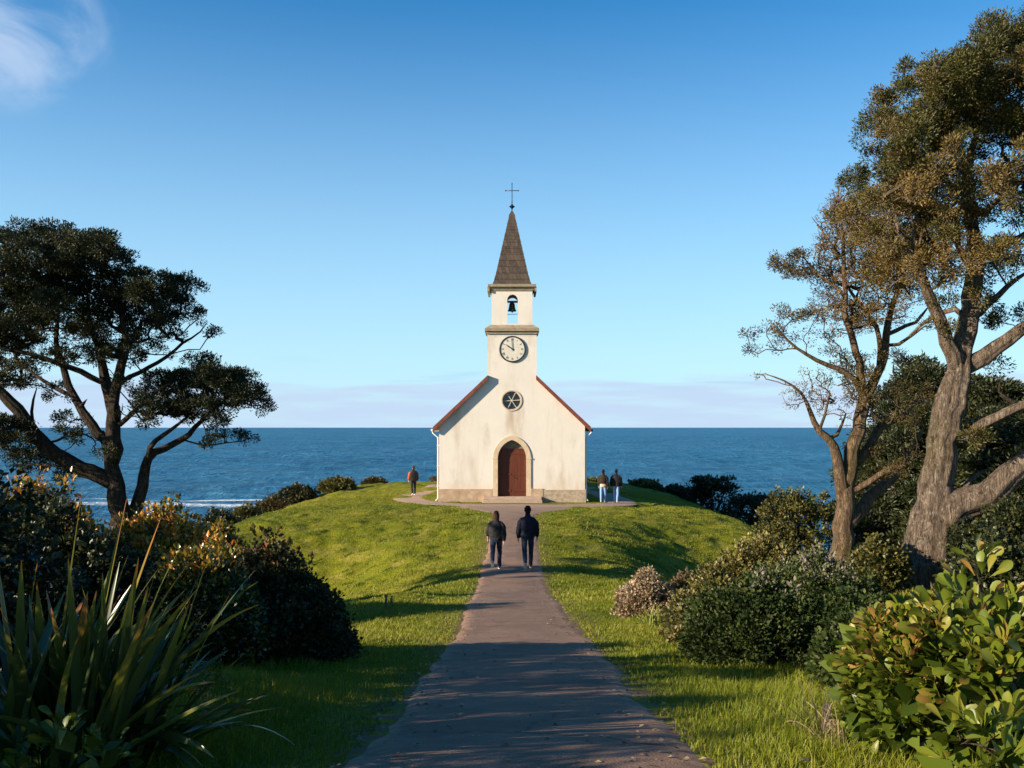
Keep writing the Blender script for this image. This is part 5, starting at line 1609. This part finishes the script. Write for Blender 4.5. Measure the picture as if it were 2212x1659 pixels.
# dry grass by the stake
r = np.random.RandomState(31)
x, y = 1.84, 5.5
sword_plant("tangled tuft of dry straw beside the weathered stake", "dry_grass_tuft", (x, y, float(H(x, y)) - 0.02),
            [(a, L, ln, dr, 0.0022, 0.5, bx, by) for a, L, ln, dr, bx, by in zip(r.rand(150) * 6.28, r.uniform(0.18, 0.48, 150), r.uniform(0.05, 0.9, 150), r.uniform(0, 1.4, 150), r.normal(size=150) * 0.10, r.normal(size=150) * 0.09)], LF["dry"], None, "grass tuft")

# stakes and fallen sticks


def stake(lab, px, pyt, pyb, d, wpx, seed, group=None):
    x = (px - CX) / F * d; z = float(H(x, d)); h = (pyb - pyt) / F * d; w = wpx / F * d / 2
    r = np.random.RandomState(seed)
    mb = MB(); n = 6
    rings = []
    for k in range(n):
        t = k / (n - 1)
        for sx, sy in ((-1, -1), (1, -1), (1, 1), (-1, 1)):
            rings.append((x + sx * w * (1 + r.normal() * 0.06) + t * h * 0.04, d + sy * w * 0.8 + r.normal() * w * 0.05, z - 0.05 + t * (h + 0.05) + (sx * w * 0.35 if k == n - 1 else 0)))
    fc = [(3, 2, 1, 0), tuple((n - 1) * 4 + i for i in range(4))] + [(k * 4 + i, k * 4 + (i + 1) % 4, (k + 1) * 4 + (i + 1) % 4, (k + 1) * 4 + i) for k in range(n - 1) for i in range(4)]
    mb.add(rings, fc)
    me = mb.mesh("stake"); me.transform(__import__('mathutils').Matrix.Translation((-x, -d, -z)))
    o = link("wooden_stake", me, MATS["wood"]); o.location = (x, d, z)
    return tag(o, lab, "stake", group)


stake("weathered grey stake before the dense dark shrub on the right", 1783, 1505, 1590, 5.75, 14, 1, "stakes in the grass")
stake("thin leaning stake right beside the weathered grey one", 1800, 1540, 1590, 5.7, 5, 4, "stakes in the grass")
stake("taller dark stake in the lit grass left of the path", 833, 1353 - 54, 1330, 17.2, 5, 2, "stakes in the grass")
stake("shorter dark stake right of the taller one left of the path", 845, 1353 - 49, 1328, 17.4, 5, 3, "stakes in the grass")
for lab, px, py, d, L, rot, sd in [("bleached curved stick lying in the grass by the corner shrub", 1880, 1602, 5.0, 0.22, 0.3, 1), ("thin pale stick lying in the grass", 1745, 1622, 4.9, 0.10, 0.1, 2),
                                   ("longer twig lying before the broad-leaved sapling", 2010, 1635, 4.7, 0.26, 0.9, 3)]:
    x = (px - CX) / F * d; z = float(H(x, d)) + 0.045
    c = np.array([(-L / 2, 0, 0), (-L / 6, 0.01, 0.012), (L / 6, 0.0, 0.010), (L / 2, -0.02, -0.004)])
    c = c @ np.array([[math.cos(rot), math.sin(rot), 0], [-math.sin(rot), math.cos(rot), 0], [0, 0, 1]])
    mb = MB(); mb.tube(catmull(c, 5), np.interp(np.linspace(0, 1, 16), [0, .3, .8, 1], [0.004, 0.012 if sd == 1 else 0.006, 0.009 if sd == 1 else 0.005, 0.002]), 7)
    o = mb.build("stick", MATS["wood"]); o.location = (x, d, z)
    tag(o, lab, "stick", "fallen sticks")

# ------------------------------------------------------------------ grass
BL_T = None


def blades(name, seed, N, region, hh, ww, mat, keep, lean=0.5, segs=2, tint=0.5):
    r = np.random.RandomState(seed)
    x, y = region(r, N)
    k = keep(x, y, r); x = x[k]; y = y[k]; n = len(x)
    z = H(x, y) - 0.006
    patch = vn(x * 1.3, y * 1.3, 40); patch2 = vn(x * 0.35, y * 0.35, 41)
    h = hh(x, y) * (0.45 + 0.75 * r.rand(n)) * (0.6 + 0.8 * patch)
    w = ww(x, y) * (0.7 + 0.6 * r.rand(n))
    az = r.rand(n) * 2 * np.pi; ln = np.abs(r.normal(size=n)) * lean + 0.08
    bend = np.stack([np.cos(az) * np.sin(ln), np.sin(az) * np.sin(ln)], 1) + np.array([0.10, 0.03])
    f = r.rand(n) * 2 * np.pi
    sd = np.stack([np.cos(f), np.sin(f), np.zeros(n)], 1) * w[:, None]
    b = np.stack([x, y, z], 1)
    m = b + np.concatenate([bend * 0.35, np.full((n, 1), 0.55)], 1) * h[:, None]
    t = b + np.concatenate([bend * 1.0, np.clip(1.0 - 0.4 * ln, 0.35, 1)[:, None]], 1) * h[:, None]
    V = np.stack([b - sd, b + sd, m + sd * 0.75, m - sd * 0.75, t], 1).reshape(-1, 3)
    i = np.arange(n) * 5
    Qd = np.stack([i, i + 1, i + 2, i + 3], 1); T = np.stack([i + 3, i + 2, i + 4], 1)
    tn = np.clip(tint + (patch2 - 0.5) * 0.55 + (patch - 0.5) * 0.35 + r.normal(size=n) * 0.14, 0, 1)
    o = link(name, mesh_np(name, V, tris=T, quads=Qd, attrs={"tint": np.repeat(tn, 5)}), mat)
    return tag(o, kind="stuff", cat="grass")


def wedge(y0, y1, mx=0.60, extra=0.6, p=1.0):
    def f(r, n):
        y = y0 + (y1 - y0) * r.rand(n) ** p
        return (r.rand(n) * 2 - 1) * (mx * y + extra), y
    return f


def off_path(x, y, r):
    d = np.abs(x - path_x(y)); hwp = 0.90 + 1.9 * sstep(43, 49.6, y) ** 1.6
    k = d > hwp - 0.02 + 0.25 * (fbm(x * 3, y * 3, 50, 3) + 0.12)
    dmin = np.full(len(x), 9.0)
    m = y > 48
    for q in cc[::2]: dmin[m] = np.minimum(dmin[m], np.hypot(x[m] - q[0], y[m] - q[1]))
    k &= dmin > 0.86
    k &= ~((np.abs(x) < 4.0) & (y > 53.9)) & ~((np.abs(x) < 1.65) & (y > 52.8))
    return k


tag(blades("grass", 1, 120000, wedge(3.6, 8.5, 0.56, 0.4), lambda x, y: 0.05 + 0.10 * sstep(1.0, 1.9, np.abs(x)), lambda x, y: 0.0022 + 0 * x, LF["grass"], off_path, 0.55), "long fine grass on the near verges")
tag(blades("grass", 2, 170000, wedge(8.5, 20, 0.42, 0.5), lambda x, y: 0.045 + 0.06 * sstep(1.0, 2.4, np.abs(x)), lambda x, y: 0.0042 + 0 * x, LF["grass"], off_path, 0.6), "grass along the path's middle stretch")
tag(blades("grass", 3, 400000, lambda r, n: ((r.rand(n) * 2 - 1) * 16, 20 + 44 * r.rand(n)), lambda x, y: 0.045 + 0.05 * vn(x * 0.6, y * 0.6, 60), lambda x, y: 0.0085 + 0 * x, LF["grass"], off_path, 0.8), "short turf covering the mound")

def tussocks(seed, n):
    r = np.random.RandomState(seed)
    cx_ = (r.rand(n) * 2 - 1) * 14; cy_ = 21 + 34 * r.rand(n)
    k = off_path(cx_, cy_, r); cx_ = cx_[k]; cy_ = cy_[k]; sz = 0.10 + 0.22 * r.rand(len(cx_)) ** 2

    def reg(r2, N):
        i = r2.randint(len(cx_), size=N)
        return cx_[i] + r2.normal(size=N) * sz[i], cy_[i] + r2.normal(size=N) * sz[i] * 0.8
    return reg


tag(blades("grass", 4, 60000, tussocks(9, 520), lambda x, y: 0.10 + 0 * x, lambda x, y: 0.008 + 0 * x, LF["grass"], off_path, 0.6, tint=0.32), "scattered darker tussocks on the mound's flanks")

# leaf litter and grit along the path
r = np.random.RandomState(88)
n = 900
yy = 4.2 + 22 * r.rand(n) ** 1.5
xx = path_x(yy) + (0.95 - np.abs(r.normal(size=n)) * 0.33) * np.where(r.rand(n) < 0.5, -1, 1)
pos = np.stack([xx, yy, H(xx, yy, False) + 0.030], 1)
az = r.rand(n) * 6.28
fr = frames(np.stack([np.cos(az), np.sin(az), r.normal(size=n) * 0.15], 1), np.stack([r.normal(size=n) * 0.3, r.normal(size=n) * 0.3, np.ones(n)], 1))
Vv, Tt, A = scatter(LEAF_V, LEAF_T, pos, fr, 0.02 + 0.03 * r.rand(n), r.rand(n))
tag(link("leaf_litter", mesh_np("leaf_litter", Vv, tris=Tt, attrs={"tint": A}), LF["dry"]), "dry leaf litter scattered on the path", "leaf litter", kind="stuff")

# ------------------------------------------------------------------ people
SKIN = m_simple("skin", (0.48, 0.27, 0.18), 0.5, 0.08, 30, 0.05)


def cloth(name, col, scale=60, var=0.25): return m_simple(name, col, 0.85, var, scale, 0.35, 0.2)


CL = dict(black=cloth("cloth_black", (0.014, 0.014, 0.016)), navy=cloth("cloth_navy", (0.012, 0.014, 0.024)), char=cloth("cloth_charcoal", (0.022, 0.020, 0.022)),
          purple=cloth("cloth_plum", (0.055, 0.042, 0.06)), orange=cloth("cloth_orange", (0.42, 0.085, 0.02)), brown=cloth("cloth_brownblack", (0.022, 0.015, 0.010)),
          cream=cloth("cloth_cream", (0.50, 0.33, 0.22)), jean=cloth("denim_dark", (0.017, 0.027, 0.050), 90), jeanl=cloth("denim_light", (0.17, 0.28, 0.46), 90),
          trous=cloth("cloth_trousers", (0.015, 0.018, 0.024)), shoe=cloth("shoe_dark", (0.02, 0.018, 0.017)), shoew=cloth("shoe_pale", (0.55, 0.50, 0.45)), sole=cloth("rubber_sole", (0.62, 0.58, 0.52)),
          hairb=cloth("hair_brown", (0.055, 0.024, 0.012), 40), hairk=cloth("hair_black", (0.010, 0.008, 0.007), 40))


def remesh(mbx, name, vox, smooth=2, fold=None):
    me = mbx.mesh("tmp"); ob = bpy.data.objects.new("tmp", me); COL.objects.link(ob)
    m = ob.modifiers.new("r", 'REMESH'); m.mode = 'VOXEL'; m.voxel_size = vox; m.use_smooth_shade = True
    s_ = ob.modifiers.new("s", 'SMOOTH'); s_.factor = 0.5; s_.iterations = smooth
    bpy.context.view_layer.update()
    out = bpy.data.meshes.new_from_object(ob.evaluated_get(bpy.context.evaluated_depsgraph_get()))
    bpy.data.objects.remove(ob); bpy.data.meshes.remove(me)
    out.name = name
    if fold:
        amp, fx, fz, sd = fold
        n = len(out.vertices); co = np.empty(n * 3, np.float32); out.vertices.foreach_get("co", co); co = co.reshape(-1, 3)
        no = np.empty(n * 3, np.float32); out.vertices.foreach_get("normal", no); no = no.reshape(-1, 3)
        a = fbm(co[:, 0] * fx + co[:, 1] * fx * 0.7, co[:, 2] * fz, sd, 3) + 0.5 * fbm(co[:, 0] * fx * 2 - co[:, 1] * fx, co[:, 2] * fz * 1.7 + co[:, 0] * 9, sd + 9, 2)
        co = co + no * (a * amp)[:, None]
        out.vertices.foreach_set("co", co.astype(np.float32).ravel()); out.update()
    return out


def rings(mbx, secs, k=20):
    """stack of elliptical sections (cx, cy, z, rx, ry)"""
    v = []
    for cx, cy, z, rx, ry in secs:
        for i in range(k):
            a = 2 * math.pi * i / k
            v.append((cx + rx * math.cos(a), cy + ry * math.sin(a), z))
    n = len(secs)
    f = [(j * k + i, j * k + (i + 1) % k, (j + 1) * k + (i + 1) % k, (j + 1) * k + i) for j in range(n - 1) for i in range(k)]
    f += [tuple(range(k - 1, -1, -1)), tuple((n - 1) * k + i for i in range(k))]
    mbx.add(v, f, True)


def V3(*a): return np.array(a, float)


def person(label, loc, height, rz, legs, arms, coat, trousers, hair, hairstyle, shoes, sleeves=None, hem=0.86, broad=1.0, puff=1.0, shirt=None, short=(), headturn=0.0, vox=0.009, seed=1):
    """walks along its own +y; legs = (hip swing, knee bend) left then right; arms = (swing, elbow bend, out)"""
    s = height / 1.78
    root = empty("person", loc, rz); tag(root, label, "person", "people walking by the church")
    hipz = 0.93
    J = {}
    for i, (a, kb) in enumerate(legs):
        sx = -1 if i == 0 else 1
        hip = V3(sx * 0.092, 0, hipz); knee = hip + 0.435 * V3(sx * 0.02, math.sin(a), -math.cos(a)); an = knee + 0.415 * V3(-sx * 0.03, math.sin(a - kb), -math.cos(a - kb))
        J['leg', i] = (hip, knee, an, a - kb)
    lift = min(J['leg', i][2][2] - 0.085 - max(0, -math.sin(J['leg', i][3])) * 0.10 * 0 for i in (0, 1))
    feet = {}
    for i in (0, 1):
        hip, knee, an, sa = J['leg', i]
        pitch = min(0.0, sa) * 1.05 + (0.25 if sa > 0.15 else 0)      # heel lifts on the trailing leg
        e = V3(0, math.cos(pitch), math.sin(pitch)); u = V3(0, -math.sin(pitch), math.cos(pitch))
        heel = an - u * 0.075 - e * 0.06; toe = an - u * 0.075 + e * 0.19
        feet[i] = (an, e, u, heel, toe)
    low = min(min(feet[i][3][2], feet[i][4][2]) for i in (0, 1)) - 0.012
    dz = V3(0, 0, -low)
    sh = {}
    sw = 0.185 * broad
    for i, (a, eb, outw) in enumerate(arms):
        sx = -1 if i == 0 else 1
        S0 = V3(sx * sw, -0.01, 1.410)
        d1 = V3(sx * math.sin(outw), math.sin(a) * math.cos(outw), -math.cos(a) * math.cos(outw)); el = S0 + 0.295 * d1
        d2 = V3(sx * math.sin(outw * 0.25), math.sin(a + eb), -math.cos(a + eb)); d2 /= np.linalg.norm(d2); wr = el + 0.255 * d2
        sh[i] = (S0, el, wr, d2, sx)
    q = lambda p: (np.asarray(p) + dz) * s
    # one continuous body
    b = MB()
    rings(b, [(*(q(V3(0, y, z))), rx * s, ry * s) for y, z, rx, ry in [(0, 0.86, .13, .095), (0, 0.93, .165, .115), (0, 1.02, .15, .105), (0.0, 1.14, .135, .095), (-.005, 1.28, .158, .11), (-.01, 1.38, .145, .10), (-.01, 1.44, .09, .075), (-.008, 1.50, .06, .06)]])
    hc = V3(0, 0.025, 1.665)
    b.tube([q(V3(0, -.012, 1.44)), q(V3(0, 0.0, 1.53)), q(V3(0, 0.012, 1.60))], [.062 * s, .055 * s, .056 * s], 14)
    ct, st_ = math.cos(headturn), math.sin(headturn)
    hq = lambda x, y, z: q(hc + V3(ct * x - st_ * y, st_ * x + ct * y, z))
    b.ball(hq(0, -.01, .02), V3(.076, .093, .098) * s, 20, 14); b.ball(hq(0, .02, -.045), V3(.060, .068, .070) * s, 16, 12)
    b.ball(hq(0, .098, -.008), V3(.014, .018, .024) * s, 10, 8); b.ball(hq(0, .080, -.095), V3(.028, .02, .018) * s, 10, 8)
    for sx in (-1, 1):
        b.ball(hq(sx * .079, -.004, -.004), V3(.010, .019, .031) * s, 10, 8)
        b.ball(hq(sx * .030, .082, .022), V3(.019, .011, .008) * s, 10, 8)
    b.ball(hq(0, .088, -.052), V3(.024, .010, .008) * s, 10, 8)
    for i in (0, 1):
        hip, knee, an, sa = J['leg', i]
        b.tube([q(hip + V3(0, 0, .04)), q(hip * .7 + knee * .3), q(knee), q(knee * .65 + an * .35 + V3(0, -.012, 0)), q(an)], [.088 * s, .08 * s, .055 * s, .056 * s, .036 * s], 14)
        an_, e, u, heel, toe = feet[i]
        b.tube([q(heel + u * .035), q(an - u * .045), q(toe + u * .022)], [.034 * s, .038 * s, .026 * s], 10)
        S0, el, wr, d2, sx = sh[i]
        b.tube([q(V3(0, -.01, 1.39)), q(S0 + V3(0, 0, -.02)), q(S0 * .6 + el * .4), q(el), q(el * .7 + wr * .3), q(wr)], [.055 * s, .044 * s, .046 * s, .040 * s, .040 * s, .027 * s], 12)
        # hand: palm, four fingers, a thumb from the palm's side
        fw = V3(0, 1, 0) - d2 * d2[1]; fw /= np.linalg.norm(fw); inn = np.cross(d2, fw) * 1.0
        if inn[0] * sx > 0: inn = -inn
        b.tube([q(wr - d2 * .01), q(wr + d2 * .03), q(wr + d2 * .085)], np.array([[.018, .024], [.016, .036], [.013, .038]]) * s if abs(d2[0]) < .9 else [.02, .03, .03], 10)
        b.tube([q(wr), q(wr + d2 * .045 + fw * .008), q(wr + d2 * .085)], [.026 * s, .028 * s, .024 * s], 10)
        for k, (o_, L) in enumerate([(.030, .070), (.010, .078), (-.010, .073), (-.030, .058)]):
            p0 = wr + d2 * .078 + fw * o_
            b.tube([q(p0), q(p0 + d2 * L * .42 + inn * .006), q(p0 + d2 * L * .75 + inn * .022), q(p0 + d2 * L * .92 + inn * .042)], [.0105 * s, .0098 * s, .009 * s, .0075 * s], 8)
        b.tube([q(wr + d2 * .025 + fw * .02), q(wr + d2 * .055 + fw * .048 + inn * .008), q(wr + d2 * .09 + fw * .052 + inn * .018)], [.014 * s, .011 * s, .0085 * s], 8)
    link("body", remesh(b, "body", vox * s * 0.8, 1), SKIN, root, False)
    # trousers
    b = MB()
    rings(b, [(*(q(V3(0, y, z))), rx * s, ry * s) for y, z, rx, ry in [(0, .83, .145, .11), (0, .90, .172, .13), (0, .96, .17, .122), (0, 1.03, .155, .11)]])
    for i in (0, 1):
        hip, knee, an, sa = J['leg', i]
        b.tube([q(hip + V3(0, 0, .02)), q(hip * .75 + knee * .25), q(knee), q(knee * .6 + an * .4 + V3(0, -.01, 0)), q(an + V3(0, 0, -.015))], [.098 * s, .092 * s, .070 * s, .066 * s, .056 * s], 16)
    link("trousers", remesh(b, "trousers", vox * s, 2, (0.02, 9, 13, seed)), trousers, root, False)
    # coat
    p_ = puff
    b = MB()
    rings(b, [(*(q(V3(0, y, z))), rx * s * broad, ry * s) for y, z, rx, ry in
              [(0, hem, .175 * p_, .135 * p_), (0, hem + .05, .195 * p_, .145 * p_), (-.01, 1.08, .205 * p_, .143 * p_), (-.015, 1.22, .212 * p_, .142 * p_), (-.015, 1.34, .205 * p_, .135 * p_), (-.015, 1.41, .165, .122), (-.01, 1.465, .110, .095), (-.006, 1.515, .076, .078), (-.002, 1.575, .070, .072)]])
    sep = sleeves or {}
    for i in (0, 1):
        S0, el, wr, d2, sx = sh[i]
        end = wr - d2 * (.13 if i in short else .005)
        pts = [q(V3(sx * .09, -.01, 1.425)), q(S0 * V3(.86, 1, 1) + V3(0, 0, -.012)), q(S0 * .72 + el * .28 + V3(sx * .004, 0, 0)), q(S0 * .4 + el * .6), q(el), q(el * .5 + end * .5), q(end)]
        rr = [.066 * s, .072 * s, .080 * s * p_, .080 * s * p_, .074 * s * p_, .066 * s * p_, .046 * s]
        if i in sep:
            b2 = MB(); b2.tube(pts[1:], rr[1:], 16)
            sl = link("sleeve", remesh(b2, "sleeve", vox * s, 4, (0.03 * p_, 10, 12, seed + 5 + i)), sep[i], root, False)
            sl["label"] = "sunlit orange sleeve"
        else: b.tube(pts, rr, 16)
    me = remesh(b, "jacket", vox * s, 14, (0.032 * p_, 8, 10, seed + 3))
    link("jacket", me, coat, root, False)
    if shirt is not None:
        b = MB(); rings(b, [(*(q(V3(0, y, z))), rx * s, ry * s) for y, z, rx, ry in [(0, hem - .15, .178, .142), (0, hem - .08, .186, .146), (0, hem + .06, .178, .138)]])
        link("shirt_hem", remesh(b, "shirt_hem", vox * s, 2, (0.02, 9, 9, seed + 8)), shirt, root, False)
    # hair
    b = MB()
    b.ball(hq(0, -.022, .030), V3(.088, .100, .105) * s, 20, 14); b.ball(hq(0, -.040, -.045), V3(.076, .066, .075) * s, 16, 12)
    if hairstyle == "curly":
        r = np.random.RandomState(seed)
        for d in unit(r.normal(size=(70, 3))):
            if d[1] > .45 and d[2] < .35: continue
            if d[2] < -.5: continue
            b.ball(hq(d[0] * .088, -.022 + d[1] * .098, .032 + d[2] * .103), .022 * s, 8, 6)
    if hairstyle == "long":
        rings(b, [(*hq(0, y, z), rx * s, ry * s) for y, z, rx, ry in [(-.03, -.20, .055, .035), (-.035, -.16, .088, .055), (-.035, -.07, .100, .075), (-.025, .02, .098, .098)]])
    if hairstyle == "bun": b.ball(hq(0, -.115, .07), V3(.036, .034, .034) * s, 12, 8)
    me = remesh(b, "hair", 0.007 * s, 1, (0.016, 22, 14, seed + 11))
    bm = bmesh.new(); bm.from_mesh(me)
    cutp = Vector(hq(0, .045, .01)); nrm = Vector((-st_, ct, -0.55 if hairstyle != "long" else -0.35)).normalized()
    bmesh.ops.bisect_plane(bm, geom=bm.verts[:] + bm.edges[:] + bm.faces[:], plane_co=cutp, plane_no=nrm, clear_outer=True)
    if hairstyle in ("short", "curly", "bun"):
        cutp = Vector(hq(0, 0, -.115)); bmesh.ops.bisect_plane(bm, geom=bm.verts[:] + bm.edges[:] + bm.faces[:], plane_co=cutp, plane_no=Vector((0, 0, -1)), clear_outer=True)
    bm.to_mesh(me); bm.free()
    link("hair", me, hair, root, False)
    for i in (0, 1):
        an, e, u, heel, toe = feet[i]
        b = MB(); sx = V3(1, 0, 0)
        def sec(c, w, h): return [q(c + sx * w * math.cos(t) + u * h * math.sin(t)) for t in np.linspace(0, 2 * math.pi, 12, endpoint=False)]
        S_ = [(heel - e * .005 + u * .030, .020, .026), (heel + e * .02 + u * .040, .034, .040), (heel + e * .06 + u * .052, .038, .055), (heel + e * .12 + u * .040, .040, .040), (heel + e * .19 + u * .030, .044, .030), (toe + u * .024 - e * .005, .034, .022), (toe + u * .02 + e * .015, .014, .012)]
        v = [p for c, w, h in S_ for p in sec(c, w, h)]
        f = [(j * 12 + k, j * 12 + (k + 1) % 12, (j + 1) * 12 + (k + 1) % 12, (j + 1) * 12 + k) for j in range(len(S_) - 1) for k in range(12)] + [tuple(range(11, -1, -1)), tuple((len(S_) - 1) * 12 + k for k in range(12))]
        b.add(v, f, True); so = link("shoe", b.mesh("shoe"), shoes[0], root, False)
        b = MB()
        out = [(-.012, .016), (.03, .038), (.12, .040), (.19, .046), (.24, .036), (.268, .012)]
        ol = [heel + e * a + sx * w for a, w in out] + [heel + e * a - sx * w for a, w in reversed(out)]
        n = len(ol); v = [q(p - u * .012) for p in ol] + [q(p + u * .010) for p in ol]
        b.add(v, [tuple(range(n)), tuple(range(2 * n - 1, n - 1, -1))] + [(k, n + k, n + (k + 1) % n, (k + 1) % n) for k in range(n)])
        link("sole", b.mesh("sole"), shoes[1], so, False)
    return root


def stand(px, d):
    x = (px - CX) / F * d
    return (x, d, float(H(x, d)) + 0.03)


# legs: (swing forward +, knee bend)
person("brown-haired walker in a dark padded jacket, left of the pair on the path", stand(1072, 29.4), 1.70, R(-2),
       [(-0.34, 0.70), (0.20, 0.10)], [(0.22, 0.34, 0.24), (-0.20, 0.22, 0.17)], CL["char"], CL["jean"], CL["hairb"], "long", (CL["shoe"], CL["sole"]),
       short=(0,), hem=.90, broad=1.0, puff=1.10, seed=3)
person("curly black-haired walker in a dark navy jacket, right of the pair on the path", stand(1140, 29.4), 1.80, R(2),
       [(-0.26, 0.50), (0.18, 0.10)], [(-0.10, 0.28, 0.22), (0.12, 0.35, 0.24)], CL["navy"], CL["jean"], CL["hairk"], "curly", (CL["shoe"], CL["sole"]), hem=.88, broad=1.05, puff=1.10, seed=9)
person("lone walker in black with an orange left sleeve on the path left of the church", stand(893, 58.8), 1.70, R(12),
       [(-0.14, 0.25), (0.14, 0.08)], [(0.0, 0.25, 0.28), (0.0, 0.22, 0.20)], CL["black"], CL["trous"], CL["hairb"], "short", (CL["shoew"], CL["sole"]), sleeves={0: CL["orange"]}, hem=.86, puff=1.1, headturn=0.35, vox=.012, seed=14)
person("person in a brown-black jacket over a cream hem and light jeans, nearer the church wall", stand(1303, 53.4), 1.74, R(-14),
       [(-0.12, 0.22), (0.10, 0.05)], [(0.05, 0.2, 0.16), (-0.05, 0.2, 0.16)], CL["brown"], CL["jeanl"], CL["hairk"], "short", (CL["shoew"], CL["sole"]), hem=1.0, puff=1.08, shirt=CL["cream"], vox=.012, seed=21)
person("person in a wide black jacket and light jeans, farther from the church wall", stand(1331, 53.6), 1.78, R(-14),
       [(0.12, 0.06), (-0.14, 0.24)], [(-0.06, 0.2, 0.2), (0.05, 0.22, 0.2)], CL["black"], CL["jeanl"], CL["hairk"], "short", (CL["shoew"], CL["sole"]), hem=.88, broad=1.1, puff=1.15, vox=.012, seed=27)
